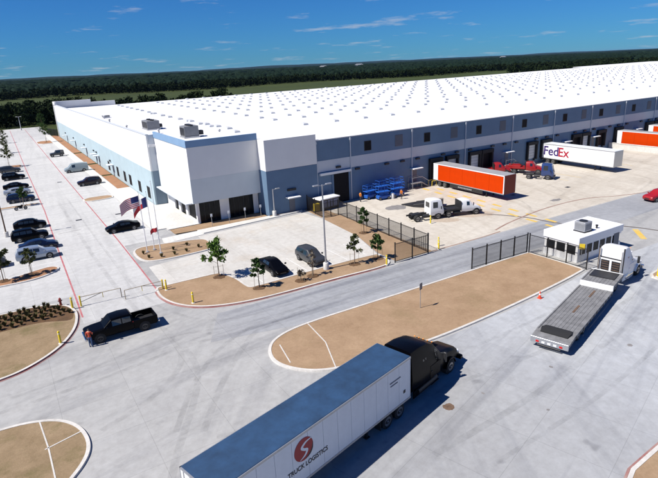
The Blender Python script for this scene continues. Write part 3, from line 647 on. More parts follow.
# ------------------------------------------------------------------ gatehouse
GH = thing('gatehouse', 'small white flat roofed gatehouse with dark windows by the truck lane', 'gatehouse', (51.0, 32.2, 0))
GX, GY, GZ = 8.2, 4.4, 3.0
MB().box(-.5, GX + .4, -.35, GY + .4, 0, .14).build('plinth', 'walk_concrete', GH)
MB().box(.12, GX, .12, GY, .14, .95).box(.12, GX, .12, GY, 1.95, 2.2).build('wall', 'white_paint', GH)
MB().box(.25, GX - .12, .25, GY - .12, .95, 1.95).build('dark_interior', 'window_dark', GH)
MB().bbox(0, GX + .1, 0, GY + .1, 2.2, GZ, .02).build('fascia', 'white_paint', GH)
MB().box(.15, GX - .05, .15, GY - .05, GZ, GZ + .02).build('roof', 'roof_membrane', GH)
def ghwin(p0, p1, z0, z1):
    (x0, y0), (x1, y1) = p0, p1
    o = MB(); fr = .05
    if x0 == x1:
        o.box(x0 - .03, x0, y0, y1, z0, z0 + fr).box(x0 - .03, x0, y0, y1, z1 - fr, z1).box(x0 - .03, x0, y0, y0 + fr, z0 + fr, z1 - fr).box(x0 - .03, x0, y1 - fr, y1, z0 + fr, z1 - fr)
        p = MB().box(x0 - .015, x0 - .005, y0 + fr, y1 - fr, z0 + fr, z1 - fr)
    else:
        o.box(x0, x1, y0 - .03, y0, z0, z0 + fr).box(x0, x1, y0 - .03, y0, z1 - fr, z1).box(x0, x0 + fr, y0 - .03, y0, z0 + fr, z1 - fr).box(x1 - fr, x1, y0 - .03, y0, z0 + fr, z1 - fr)
        p = MB().box(x0 + fr, x1 - fr, y0 - .015, y0 - .005, z0 + fr, z1 - fr)
    a = o.build('window', 'dark_metal', GH); p.build('pane', 'glass_dark', a)
for k in range(3): ghwin((.115, .42 + k * 1.28), (.115, 1.48 + k * 1.28), 1.0, 2.0)
for y0_, y1_ in ((.13, .42), (1.48, 1.70), (2.76, 2.98), (4.04, 4.35)): MB().box(.115, .2, y0_, y1_, .95, 1.95).build('pier', 'white_paint', GH)
for k in range(5): ghwin((.5 + k * 1.2, .115), (1.4 + k * 1.2, .115), .95, 1.95)
for k in range(6): MB().box(.2 + k * 1.2, .5 + k * 1.2, .115, .2, .95, 1.95).build('pier', 'white_paint', GH)
dr = MB().box(6.75, 7.75, .07, .115, .16, 2.15).build('door', 'louver', GH); MB().tube([(7.6, .05, 1.1), (7.6, .0, 1.1)], .03, 6).build('handle', 'chrome', dr)
ac = thing('rooftop_unit', 'grey louvred air conditioner on the white gatehouse roof', 'air conditioner', (53.6, 33.6, GZ + .02))
MB().box(-.7, .7, -.7, .7, 0, .1).build('base_frame', 'dark_metal', ac)
MB().bbox(-.65, .65, -.65, .65, .1, 1.15, .03).build('casing', 'galv', ac)
MB().tube([(0, 0, 1.15), (0, 0, 1.22)], .45, 16).build('fan_shroud', 'dark_metal', ac)
for q in range(5): MB().box(-.68, -.65, -.55, .55, .25 + q * .15, .33 + q * .15).build('slat', 'grey_paint', ac)
for q in range(5): MB().box(-.55, .55, -.68, -.65, .25 + q * .15, .33 + q * .15).build('slat', 'grey_paint', ac)
MB().tube([(.65, -.3, .2), (1.1, -.35, .1), (1.35, -.35, .0)], .06, 6).build('conduit', 'dark_metal', ac)
vt = thing('roof_vent', 'tiny dark vent on the white gatehouse roof', 'roof vent', (55.6, 33.2, GZ + .02)); MB().tube([(0, 0, 0), (0, 0, .3)], .1, 8).build('pipe', 'dark_metal', vt); MB().tube([(0, 0, .3), (0, 0, .4)], .16, 8).build('cap', 'dark_metal', vt)

# ------------------------------------------------------------------ fences
def fence(pts, label, h=2.35, loc=None, group=None, name='picket_fence'):
    """posts at pts, each bay with two rails and close pickets"""
    r = thing(name, label, 'fence', (pts[0][0], pts[0][1], 0), 0, group)
    ox, oy = pts[0]
    post = MB().box(-.05, .05, -.05, .05, 0, h + .08).box(-.065, .065, -.065, .065, h + .08, h + .12).mesh('post', 'fence_black')
    for (x, y) in pts: link('post', post, r, (x - ox, y - oy, 0))
    for (a, b) in zip(pts[:-1], pts[1:]):
        d = Vector((b[0] - a[0], b[1] - a[1])); ln = d.length; an = math.atan2(d.y, d.x)
        for z in (.15, h - .12):
            MB().box(.05, ln - .05, -.02, .02, z, z + .05).build('rail', 'fence_black', r, None, (a[0] - ox, a[1] - oy, 0), an)
        mb = MB(); n = max(1, int(ln / .062))
        for k in range(1, n): x = ln * k / n; mb.box(x - .0065, x + .0065, -.0065, .0065, .06, h)
        tag(mb.build('pickets', 'fence_black', r, None, (a[0] - ox, a[1] - oy, 0), an), kind='stuff')
    return r
def lerp(a, b, n): return [(a[0] + (b[0] - a[0]) * k / n, a[1] + (b[1] - a[1]) * k / n) for k in range(n + 1)]
fence(lerp((40.0, 72.2), (39.55, 66.5), 2) + [(40.95, 66.65), (42.3, 66.7)] + lerp((42.3, 66.7), (41.25, 45.3), 8)[1:], 'black picket fence beside the dirt strip between car park and truck yard', name='yard_fence')
g1 = fence([(36.0, 45.0), (38.6, 45.05), (41.1, 45.1)], 'black sliding gate panel along the road at the end of the yard fence', name='sliding_gate')
g1['category'] = 'gate'
fence(lerp((41.3, 38.3), (50.0, 38.0), 4), 'black picket fence along the dirt island beside the road', name='island_fence')
fence(lerp((50.05, 37.75), (50.45, 30.75), 3), 'black picket fence between the dirt island and the gatehouse', name='gatehouse_fence')
# far wall end fence
fence(lerp((18.4, 246), (21.0, 236), 3), 'pale grey fence at the far end of the left facade', h=2.6, name='end_fence')

# ------------------------------------------------------------------ vehicles
def ringpts(st):
    x, zb, zl, zt, wd, wl, wt = st
    h = [(wd * .88, zb), (wd, zb + (zl - zb) * .28), (wd, zb + (zl - zb) * .72), (wl, zl), (wt, zt - (zt - zl) * .16), (wt * .93, zt - (zt - zl) * .045), (wt * .70, zt)]
    return [(x, y, z) for y, z in h] + [(x, -y, z) for y, z in h[::-1]]
def patch(quad, inset=(.06, .06), off=.012):
    """quad corners a,b,c,d -> inset thin slab lying just proud of that face"""
    a, b, c, d = [Vector(p) for p in quad]
    def bl(u, v): return (a * (1 - u) + b * u) * (1 - v) + (d * (1 - u) + c * u) * v
    iu, iv = inset; n = (b - a).cross(d - a).normalized()
    q = [bl(iu, iv), bl(1 - iu, iv), bl(1 - iu, 1 - iv), bl(iu, 1 - iv)]
    return q, n
def glass(name, quad, parent, inset=(.06, .1), mat='car_glass', center=None, off=.014):
    q, n = patch(quad, inset)
    c = sum(q, Vector()) / 4
    if center is not None and (c - Vector(center)).dot(n) < 0: n = -n
    mb = MB(); mb.add([p + n * off for p in q] + [p - n * .02 for p in q], [(0, 1, 2, 3), (7, 6, 5, 4), (0, 4, 5, 1), (1, 5, 6, 2), (2, 6, 7, 3), (3, 7, 4, 0)])
    return mb.build(name, mat, parent)
WHEELS = {}
def wheel(parent, x, y, r, wd, side, rim='rim', name='wheel'):
    key = (round(r, 3), round(wd, 3), rim)
    if key not in WHEELS:
        t = MB().tube([(0, -wd / 2, 0), (0, -wd / 2 + .03, 0), (0, wd / 2 - .03, 0), (0, wd / 2, 0)], [r * .93, r, r, r * .93], 20).mesh('wheel', 'tyre', 40)
        rm = MB().tube([(0, wd / 2 - .06, 0), (0, wd / 2 + .006, 0), (0, wd / 2 - .012, 0)], [r * .64, r * .62, r * .40], 16)
        for k in range(5):
            a = 2 * math.pi * k / 5
            rm.box(-.03, .03, wd / 2 - .01, wd / 2 + .012, 0, 0) if False else None
        rm.tube([(0, wd / 2 - .02, 0), (0, wd / 2 + .03, 0)], [r * .16, r * .12], 10)
        WHEELS[key] = (t, rm.mesh('rim', rim, 40))
    t, rm = WHEELS[key]
    o = link(name, t, parent, (x, y, r), 0 if side > 0 else math.pi)
    link('rim', rm, o); return o
BODY = {
 'sedan': dict(st=[(-2.40, .45, .78, .84, .74, .72, .62), (-2.28, .30, .95, 1.01, .86, .80, .68), (-1.72, .24, .99, 1.06, .90, .82, .70), (-1.0, .22, .97, 1.38, .91, .83, .62), (-.25, .22, .95, 1.45, .91, .83, .63), (.45, .22, .93, 1.41, .91, .83, .61), (1.28, .22, .91, .98, .90, .82, .72), (1.9, .24, .83, .89, .88, .80, .66), (2.28, .30, .70, .75, .82, .74, .60), (2.4, .40, .60, .64, .72, .66, .55)],
   ws=(5, 6), rw=(2, 3), sw=[(3, 4), (4, 5)], ax=(-1.42, 1.45), r=.335),
 'suv': dict(st=[(-2.37, .50, .92, .98, .78, .76, .66), (-2.30, .34, 1.05, 1.14, .88, .84, .74), (-2.0, .28, 1.06, 1.60, .93, .86, .66), (-1.2, .27, 1.05, 1.70, .94, .86, .67), (-.35, .27, 1.03, 1.72, .94, .86, .67), (.40, .27, 1.02, 1.66, .94, .86, .66), (1.15, .27, 1.01, 1.08, .93, .86, .76), (1.85, .28, .96, 1.02, .91, .85, .70), (2.26, .34, .84, .89, .86, .80, .64), (2.37, .48, .70, .74, .76, .72, .58)],
   ws=(5, 6), rw=(1, 2), sw=[(2, 3), (3, 4), (4, 5)], ax=(-1.38, 1.42), r=.365),
 'hatch': dict(st=[(-2.25, .48, .90, .96, .76, .74, .64), (-2.15, .30, 1.02, 1.12, .87, .82, .72), (-1.55, .26, 1.03, 1.44, .91, .84, .62), (-.8, .25, 1.01, 1.57, .92, .84, .64), (-.1, .25, .99, 1.58, .92, .84, .64), (.6, .25, .97, 1.50, .92, .84, .62), (1.35, .25, .95, 1.02, .91, .83, .72), (1.85, .27, .88, .94, .89, .81, .66), (2.17, .32, .75, .80, .83, .76, .60), (2.25, .42, .64, .68, .72, .68, .55)],
   ws=(5, 6), rw=(1, 2), sw=[(2, 3), (3, 4), (4, 5)], ax=(-1.32, 1.38), r=.34),
 'van': dict(st=[(-2.65, .5, 1.1, 1.3, .86, .84, .76), (-2.6, .34, 1.15, 2.0, .95, .93, .82), (-1.4, .30, 1.15, 2.12, .98, .95, .84), (.2, .30, 1.15, 2.12, .98, .95, .84), (1.0, .30, 1.13, 2.04, .98, .94, .82), (1.75, .30, 1.10, 1.2, .97, .92, .82), (2.4, .32, .98, 1.05, .93, .88, .74), (2.65, .45, .76, .8, .82, .78, .64)],
   ws=(4, 5), rw=(0, 1), sw=[(3, 4)], ax=(-1.6, 1.75), r=.36),
 'jeep': dict(st=[(-1.95, .55, 1.1, 1.2, .80, .79, .74), (-1.9, .48, 1.15, 1.78, .82, .80, .74), (-1.0, .45, 1.15, 1.84, .83, .80, .74), (.15, .45, 1.13, 1.80, .83, .80, .72), (.55, .45, 1.12, 1.18, .80, .76, .70), (1.6, .50, 1.05, 1.1, .70, .66, .58), (1.8, .55, .95, 1.0, .66, .64, .56)],
   ws=(3, 4), rw=(0, 1), sw=[(1, 2), (2, 3)], ax=(-1.15, 1.25), r=.40),
 'crew_cab': dict(st=[(-.95, .45, 1.18, 1.74, 1.0, .96, .78), (-.8, .42, 1.18, 1.88, 1.0, .96, .80), (.0, .42, 1.17, 1.93, 1.0, .96, .80), (.85, .42, 1.16, 1.86, 1.0, .96, .78), (1.5, .42, 1.16, 1.24, 1.0, .95, .86), (2.3, .44, 1.12, 1.19, .99, .94, .82), (2.85, .48, 1.05, 1.10, .95, .90, .76), (3.0, .6, .95, 1.0, .88, .86, .72)],
   ws=(3, 4), rw=None, sw=[(1, 2), (2, 3)], ax=(-1.85, 1.95), r=.42),
}
def car(name, kind, mat, label, loc, heading, cat='car', group=None, rim='rim'):
    B = BODY[kind]; st = B['st']; rings = [ringpts(s) for s in st]
    r = thing(name, label, cat, loc, rad(heading), group)
    MB().loft(rings).build('body', mat, r, 32)
    c0 = (0, 0, .9)
    def face(i, j, k0, k1): return (rings[i][k0], rings[j][k0], rings[j][k1], rings[i][k1])
    i, j = B['ws']; glass('windscreen', (rings[i][4], rings[i][9], rings[j][9], rings[j][4]), r, (.05, .08), center=c0)
    if B['rw']:
        i, j = B['rw']; glass('rear_window', (rings[i][4], rings[i][9], rings[j][9], rings[j][4]), r, (.06, .16), center=c0)
    for (i, j) in B['sw']:
        glass('side_window', face(i, j, 3, 4), r, (.05, .12), center=c0); glass('side_window', face(i, j, 10, 9), r, (.05, .12), center=c0)
    # front quarter glass between windscreen pillar and door
    hw = max(s[4] for s in st); rr = B['r']
    for ax in B['ax']:
        for s in (-1, 1):
            MB().tube([(ax, s * (hw - .25), rr), (ax, s * (hw + .004), rr)], rr * 1.16, 18).build('wheel_arch', 'black_rubber', r)
            wheel(r, ax, s * (hw - .10), rr, .24, s, rim)
    f = st[-1]; b = st[0]; xf = st[-2]; xb = st[1]
    for s in (-1, 1):
        MB().bbox(f[0] - .12, f[0] + .015 - .02, s * f[4] * .95 - .2 * (s > 0) , s * f[4] * .95 + .2 * (s < 0), f[3] - .14, f[3] - .02, .01).build('headlight', 'clear_lamp', r)
        MB().bbox(b[0] - .012, b[0] + .08, s * b[4] * .97 - .22 * (s > 0), s * b[4] * .97 + .22 * (s < 0), b[2] - .18, b[2] + .0, .01).build('tail_light', 'red_lamp', r)
        wi = B['ws'][1]; xm = st[wi][0] - .25
        MB().bbox(xm - .06, xm + .08, s * (hw + .02) - .02, s * (hw + .2) if s > 0 else s * (hw + .02) + .02, st[wi][2] + .02, st[wi][2] + .18, .01).build('mirror', mat, r) if s > 0 else MB().bbox(xm - .06, xm + .08, -(hw + .2), -(hw + .0), st[wi][2] + .02, st[wi][2] + .18, .01).build('mirror', mat, r)
    MB().box(f[0] - .03, f[0] + .02, -f[4] * .5, f[4] * .5, f[1] + .02, f[1] + .14).build('grille', 'dark_metal', r)
    MB().box(b[0] - .02, b[0] + .02, -.26, .26, b[1] + .14, b[1] + .26).build('number_plate', 'white_paint', r)
    return r
def pickup(label, loc, heading, mat='black_paint', group=None):
    r = car('pickup_truck', 'crew_cab', mat, label, loc, heading, 'pickup truck', group, rim='dark_rim')
    for s in (-1, 1):
        MB().bbox(-3.0, -.95, .88 if s > 0 else -1.0, 1.0 if s > 0 else -.88, .45, 1.22, .03).build('bed_side', mat, r)
    MB().box(-2.95, -.97, -.88, .88, .55, .68).build('bed_floor', 'dark_metal', r)
    MB().bbox(-3.06, -2.97, -.98, .98, .6, 1.2, .02).build('tailgate', mat, r)
    MB().bbox(-3.22, -3.06, -.95, .95, .5, .66, .03).build('rear_bumper', 'chrome', r)
    MB().bbox(2.95, 3.12, -.92, .92, .45, .68, .04).build('front_bumper', 'chrome', r)
    return r

cars_l = 'cars parked in the left car park'; cars_b = 'cars parked beside the building'
car('parked_car', 'suv', 'silver_blue', 'silver blue SUV at the near end of the left parking row', (1.45, 74.9, 0), 0, group=cars_l)
car('parked_car', 'sedan', 'dark_blue', 'dark blue sedan between the silver SUV and a black SUV', (2.0, 79.0, 0), 0, group=cars_l)
car('parked_car', 'suv', 'black_paint', 'black SUV next to the dark blue sedan, beside the lamp post', (1.35, 85.0, 0), 0, group=cars_l)
car('parked_car', 'hatch', 'black_paint', 'black hatchback at the far end of the near left row', (1.8, 91.6, 0), 0, group=cars_l)
car('parked_car', 'hatch', 'charcoal', 'dark hatchback half hidden by a small tree at the left edge', (-4.2, 74.6, 0), 180, group=cars_l)
car('parked_car', 'suv', 'dark_blue', 'very dark SUV nearest the motorcycle in the far left row', (1.75, 114.2, 0), 0, group=cars_l)
car('parked_car', 'sedan', 'silver', 'silver sedan second from the motorcycle in the far left row', (1.5, 122.2, 0), 0, group=cars_l)
car('parked_car', 'sedan', 'black_paint', 'black sedan third from the motorcycle in the far left row', (1.6, 128.8, 0), 0, group=cars_l)
car('parked_car', 'suv', 'black_paint', 'black SUV fourth from the motorcycle in the far left row', (1.7, 141.8, 0), 0, group=cars_l)
car('parked_car', 'suv', 'charcoal', 'dark SUV at the far end of the far left row', (1.4, 153.6, 0), 0, group=cars_l)
car('parked_car', 'sedan', 'charcoal', 'dark sedan far off at the left edge before the trees', (-.5, 279, 0), 0, group=cars_l)
car('parked_car', 'sedan', 'black_paint', 'black sedan parked beside the right red line near the flagpoles', (13.3, 80.6, 0), 180, group=cars_b)
car('parked_car', 'suv', 'maroon', 'very dark maroon SUV parked by the mulch bed along the left facade', (15.0, 121.6, 0), 180, group=cars_b)
car('cargo_van', 'van', 'grey_green', 'grey van parked beyond the dark maroon SUV along the left facade', (15.1, 141.6, 0), 180, 'van', group=cars_b)
car('off_road_car', 'jeep', 'charcoal', 'small boxy off-road car parked farthest along the left facade', (14.2, 174.5, 0), 180, group=cars_b)
car('parked_car', 'sedan', 'black_paint', 'black sedan nosed up to the planted island in the office car park', (23.75, 51.6, 0), 270, group='cars in the office car park')
car('parked_car', 'suv', 'charcoal', 'dark grey SUV by the tall lamp post in the office car park', (28.6, 51.5, 0), 270, group='cars in the office car park')
car('parked_car', 'suv', 'red_paint', 'red SUV cut off by the right edge of the picture', (84.0, 41.0, 0), 170)
pickup('black crew cab pickup stopped in front of the barrier gate', (6.1, 46.65, 0), 181)
# motorcycle
mc = thing('motorcycle', 'black motorcycle parked alone in the left car park', 'motorcycle', (1.3, 106.6, 0), 0)
for x in (-.72, .72): wheel(mc, x, 0, .32, .14, -1)
MB().loft([[(-.5, .1, .5), (-.5, -.1, .5), (-.5, -.1, .72), (-.5, .1, .72)], [(0, .16, .45), (0, -.16, .45), (0, -.14, .8), (0, .14, .8)], [(.35, .14, .6), (.35, -.14, .6), (.35, -.12, .98), (.35, .12, .98)]]).build('tank', 'black_paint', mc, 40)
MB().bbox(-.75, 0, -.14, .14, .72, .84, .04).build('seat', 'black_rubber', mc)
MB().tube([(.72, 0, .32), (.45, 0, 1.0)], .05, 8).build('fork', 'chrome', mc); MB().tube([(.4, -.38, 1.08), (.48, 0, 1.02), (.4, .38, 1.08)], .025, 6).build('handlebar', 'chrome', mc)
MB().bbox(-.25, .3, -.14, .14, .22, .55, .03).build('engine', 'dark_metal', mc); MB().tube([(.1, -.16, .3), (-.9, -.18, .3)], .05, 8).build('exhaust', 'chrome', mc); MB().tube([(.58, 0, .9), (.68, 0, .9)], [.09, .11], 10).build('headlight', 'clear_lamp', mc)

# ---- lorries
def text_mesh(txt, size, mat, extrude=0.006, bold=0.0, sx=1.0):
    cu = bpy.data.curves.new('lettering', 'FONT'); cu.body = txt; cu.size = size; cu.extrude = extrude; cu.offset = bold
    o = bpy.data.objects.new('tmp_lettering', cu); COL.objects.link(o)
    dg = bpy.context.evaluated_depsgraph_get(); me = bpy.data.meshes.new_from_object(o.evaluated_get(dg))
    bpy.data.objects.remove(o); me.materials.clear(); me.materials.append(M[mat])
    if sx != 1: me.transform(Matrix.Diagonal((sx, 1, 1, 1)))
    xs = [v.co.x for v in me.vertices]; return me, min(xs), max(xs)
def box_trailer(label, loc, heading, side, roof, Lt=15.4, W=2.7, n=13, skirt=False, white_end=False, name='box_trailer', nose_mat=None, group=None, gear=True):
    r = thing(name, label, 'trailer', loc, rad(heading), group)
    h = W / 2; Z0, Z1 = 1.05, 4.08
    MB().box(.06, Lt - .06, -h + .04, h - .04, Z0, Z1 - .03).build('shell', side if isinstance(side, str) else 'trailer_white', r)
    MB().loft([[(x, -h, Z1 - .02), (x, h, Z1 - .02), (x, h - .06, Z1 + .03), (x, -h + .06, Z1 + .03)] for x in np.linspace(0.02, Lt - .02, 9)]).build('roof', roof, r)
    for k in range(1, 7): MB().box(Lt * k / 7 - .015, Lt * k / 7 + .015, -h + .08, h - .08, Z1 + .03, Z1 + .038).build('roof_seam', roof, r)
    pw = (Lt - (1.3 if white_end else .2)) / n; x0 = 1.2 if white_end else .1
    pmesh = MB().box(.012, pw - .012, 0, .035, Z0 + .12, Z1 - .14).mesh('side_panel', side)
    for k in range(n):
        link('side_panel', pmesh, r, (x0 + k * pw, h - .04, 0)); link('side_panel', pmesh, r, (x0 + (k + 1) * pw, -h + .04, 0), math.pi)
    if white_end:
        for s in (-1, 1): MB().box(.08, 1.19, (h - .04) if s > 0 else -h + .002, (h - .002) if s > 0 else -(h - .04), Z0 + .12, Z1 - .14).build('white_end_panel', 'white_paint', r)
    for s in (-1, 1):
        y0, y1 = sorted((s * (h - .04), s * (h + .012)))
        MB().box(0, Lt, y0, y1, Z1 - .14, Z1 - .0).build('top_rail', 'galv' if side != 'orange_paint' else 'trailer_white', r)
        MB().box(0, Lt, y0, y1, Z0 - .02, Z0 + .12).build('bottom_rail', 'galv', r)
        a, b = sorted((0, -s * (h - .03)))
        dd_ = MB().box(-.04, .06, (.01 if s < 0 else -h + .05), (h - .05 if s < 0 else -.01), Z0 + .1, Z1 - .1).build('rear_door', 'white_paint' if side != 'orange_paint' else side, r)
        for q in (.35, .75): MB().tube([(-.06, -s * h * q, Z0 + .1), (-.06, -s * h * q, Z1 - .1)], .02, 6).build('lock_rod', 'chrome', dd_)
    MB().box(-.05, .08, -h, -h + .06, Z0, Z1).box(-.05, .08, h - .06, h, Z0, Z1).box(-.05, .08, -h, h, Z1 - .1, Z1).box(-.05, .08, -h, h, Z0 - .1, Z0 + .1).build('rear_frame', 'galv', r)
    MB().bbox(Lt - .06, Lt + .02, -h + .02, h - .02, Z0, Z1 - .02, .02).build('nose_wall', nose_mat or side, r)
    for yy in (-.55, .55): MB().box(.3, Lt - .6, yy - .07, yy + .07, .78, Z0).build('frame_rail', 'dark_metal', r)
    for x in np.arange(.8, Lt - .5, 1.2): MB().box(x - .04, x + .04, -h + .05, h - .05, .92, Z0 - .005).build('cross_member', 'dark_metal', r)
    for x in (1.6, 2.9):
        MB().tube([(x, -1.0, .5), (x, 1.0, .5)], .08, 8).build('axle', 'dark_metal', r)
        for s in (-1, 1):
            for o_ in (0, .32): wheel(r, x, s * (h - .18 - o_), .5, .28, s)
    if gear:
        for s in (-1, 1): MB().box(Lt - 4.0, Lt - 3.86, s * .85 - .07, s * .85 + .07, .08, Z0).box(Lt - 4.1, Lt - 3.76, s * .85 - .14, s * .85 + .14, 0.0, .08).build('landing_leg', 'dark_metal', r)
    MB().box(-.05, .08, -1.1, 1.1, .5, .6).box(-.02, .06, -.8, -.7, .6, Z0 - .1).box(-.02, .06, .7, .8, .6, Z0 - .1).build('rear_bumper', 'galv', r)
    for s in (-1, 1): MB().box(-.07, -.05, s * 1.1 - .12, s * 1.1 + .12, Z0 - .08, Z0 + .06).build('tail_light', 'red_lamp', r)
    if skirt:
        for s in (-1, 1):
            y0, y1 = sorted((s * (h - .04), s * (h + .014)))
            MB().box(Lt - .16, Lt + .025, y0, y1, Z0 + .12, Z1 - .14).build('corner_post', 'trailer_white', r)
        for s in (-1, 1): MB().box(4.2, Lt - 4.4, s * (h - .08) - .02, s * (h - .08) + .02, .35, Z0 - .03).build('side_skirt', 'dark_metal', r)
    return r
TA = 14.7; TO = (4.649, 20.49)
NT = box_trailer('long white box trailer with blue roof and round red emblem, nearest the camera', (*TO, 0), TA, 'trailer_white', 'blue_roof', Lt=15.1, W=2.75, n=13, gear=True)
def on_side(parent, me, x, z, W, flip=-1, name='lettering'):
    """mesh drawn in its own xy plane, hung on the -y side (flip -1) or +y side of a trailer"""
    o = link(name, me, parent)
    if flip < 0: o.rotation_euler = (rad(90), 0, 0); o.location = (x, -W / 2 - .006, z)
    else: o.rotation_euler = (rad(90), 0, rad(180)); o.location = (x, W / 2 + .006, z)
    return o
t_, a_, b_ = text_mesh('TRUCK LOGISTICS', .40, 'ink', bold=.006); t_.transform(Matrix.Diagonal((2.95 / (b_ - a_), 1, 1, 1)))
on_side(NT, t_, 4.3, 1.93, 2.75)
def emblem():
    # tilted red disc cut by a white S shaped sweep
    R0 = .68; pts = lambda a0, a1, n, rx, ry: [(rx * math.cos(t), ry * math.sin(t)) for t in np.linspace(a0, a1, n)]
    mb = MB()
    mb.add([(p[0], p[1], .004) for p in pts(0, 2 * math.pi, 40, R0, R0)], [tuple(range(40))], 0)
    def ribbon(c, wds, z, m):
        c = smoothpoly(c, False, 8); n = len(c); ws = np.interp(np.linspace(0, 1, n), np.linspace(0, 1, len(wds)), wds); a = []; b = []
        for i in range(n):
            t = Vector(c[min(i + 1, n - 1)]) - Vector(c[max(i - 1, 0)]); t.normalize(); a.append((c[i][0] - t.y * ws[i], c[i][1] + t.x * ws[i], z)); b.append((c[i][0] + t.y * ws[i], c[i][1] - t.x * ws[i], z))
        mb.add(a + b, [(i, n + i, n + i + 1, i + 1) for i in range(n - 1)], m)
    ribbon([(.58, .42), (.15, .36), (-.14, .16), (.0, -.02), (.22, -.16), (.06, -.4), (-.32, -.56)], [.015, .06, .085, .07, .085, .06, .01], .010, 1)
    ribbon([(.66, .1), (.60, -.25), (.40, -.5), (.1, -.66)], [.01, .05, .06, .01], .010, 2)
    return mb.mesh('emblem', ['logo_red', 'trailer_white', 'ink'])
on_side(NT, emblem(), 5.5, 3.05, 2.75, name='emblem')
lm = MB()
for q, (a0, b0) in enumerate(((0, 1.1), (0.05, .8))): lm.box(a0, b0, -.1 - q * .22, -.02 - q * .22, 0, .006)
on_side(NT, lm.mesh('marking', 'louver'), 12.9, 3.2, 2.75, name='marking')
on_side(NT, MB().box(0, .22, 0, .22, 0, .006).mesh('placard', 'ink'), 14.3, 1.75, 2.75, name='placard')

SLEEPER = [(.45 + (q[0] - .45) * 1.2, *q[1:]) for q in [(.45, .95, 2.0, 4.02, 1.18, 1.20, 1.10), (1.3, .80, 2.0, 3.98, 1.20, 1.21, 1.08), (2.2, .65, 2.0, 3.78, 1.20, 1.20, 1.02), (2.95, .62, 2.0, 3.30, 1.19, 1.19, .95), (3.3, .62, 1.98, 2.85, 1.16, 1.16, .92), (3.95, .62, 1.85, 2.02, 1.06, 1.02, .86), (4.9, .62, 1.62, 1.80, 1.02, .95, .78), (5.7, .62, 1.36, 1.52, .98, .90, .72), (6.05, .64, 1.05, 1.18, .94, .86, .70), (6.15, .7, .9, .96, .86, .80, .64)]]
def tractor(label, loc, heading, mat, st=SLEEPER, name='semi_tractor', rack=False, dax=(-2.4, -1.1), group=None, fax=4.65, trim='chrome'):
    NX = st[-1][0]; dx = NX - 6.15
    r = thing(name, label, 'truck', loc, rad(heading), group); rings = [ringpts(s) for s in st]; c0 = (2.5, 0, 1.5)
    MB().loft(rings).build('cab', mat, r, 30)
    glass('windscreen', (rings[4][4], rings[4][9], rings[5][9], rings[5][4]), r, (.06, .06), center=c0)
    for s, (k0, k1) in ((1, (3, 4)), (-1, (10, 9))):
        glass('side_window', (rings[3][k0], rings[4][k0], rings[4][k1], rings[3][k1]), r, (.04, .15), center=c0)
        glass('sleeper_window', (rings[1][k0], rings[2][k0], rings[2][k1], rings[1][k1]), r, (.3, .45), center=c0)
        MB().bbox(.6, 3.2, s * 1.16 - .05, s * 1.16 + .05, .45, 1.0, .03).build('side_fairing', mat, r)
        MB().tube([(1.2, s * .95, .72), (3.0 + dx * .5, s * .95, .72)], .32, 14).build('fuel_tank', trim, r, 40)
        MB().tube([(3.5 + dx * .6, s * 1.1, 2.3), (3.6 + dx * .6, s * 1.42, 2.35), (3.6 + dx * .6, s * 1.42, 1.7)], .03, 6).build('mirror_arm', 'dark_metal', r)
        MB().bbox(3.52 + dx * .6, 3.66 + dx * .6, s * 1.42 - .11, s * 1.42 + .11, 1.65, 2.4, .03).build('mirror', trim if trim == 'chrome' and False else 'dark_metal', r)
        MB().bbox(5.55 + dx, 5.98 + dx, s * .86 - .1, s * .86 + .1, .98, 1.2, .04).build('headlight', 'clear_lamp', r)
        MB().tube([(fax, s * .7, .52), (fax, s * 1.12, .52)], .62, 20).build('wheel_arch', 'black_rubber', r)
        wheel(r, fax, s * 1.02, .52, .3, s)
        arc = [(fax + .68 * math.cos(t), .52 + .68 * math.sin(t)) for t in np.linspace(rad(8), rad(172), 12)]
        MB().loft([[(x_, s * .80, z_ - .03), (x_, s * 1.20, z_ - .03), (x_, s * 1.20, z_ + .05), (x_, s * .80, z_ + .09)] for x_, z_ in arc]).build('fender', mat, r, 40)
        xd = st[3][0]
        dq = MB().bbox(xd - .75, xd + .55, s * 1.205 - .012, s * 1.205 + .012, .95, 1.95, .01).build('door', mat, r); MB().bbox(xd - .68, xd - .5, s * 1.23 - .02, s * 1.23 + .02, 1.5, 1.55, .005).build('handle', trim, dq)
        for q in range(2): MB().bbox(xd - .6, xd + .4, s * 1.14 - .1, s * 1.14 + .1, .38 + q * .3, .43 + q * .3, .01).build('step', trim, r)
        for ax in dax:
            for o_ in (0, .33): wheel(r, ax, s * (1.12 - o_), .52, .28, s)
        MB().tube([(.3, s * 1.05, .9), (.3, s * 1.05, 3.6)], .08, 10).build('exhaust_stack', trim, r)
        MB().box(-3.1, .5, s * .42 - .05, s * .42 + .05, .7, .98).build('frame_rail', 'dark_metal', r)
        MB().bbox(-3.12, -3.06, s * .95 - .25, s * .95 + .25, .2, .9, .01).build('mud_flap', 'black_rubber', r)
    xs_ = st[4][0]; MB().bbox(xs_ - .1, xs_ + .28, -.9, .9, st[4][3] - .02, st[4][3] + .06, .02).build('sun_visor', mat, r)
    MB().box(6.12 + dx, 6.18 + dx, -.55, .55, .72, 1.1).build('grille', trim, r)
    MB().bbox(5.95 + dx, 6.3 + dx, -1.15, 1.15, .35, .68, .06).build('front_bumper', trim if trim == 'chrome' else mat, r)
    MB().loft([[(-2.6, -.45, .98), (-2.6, .45, .98), (-2.6, .4, 1.03), (-2.6, -.4, 1.03)], [(-.9, -.45, .98), (-.9, .45, .98), (-.9, .4, 1.03), (-.9, -.4, 1.03)]]).build('fifth_wheel', 'dark_metal', r)
    for ax in dax: MB().tube([(ax, -1.0, .52), (ax, 1.0, .52)], .1, 8).build('axle', 'dark_metal', r)
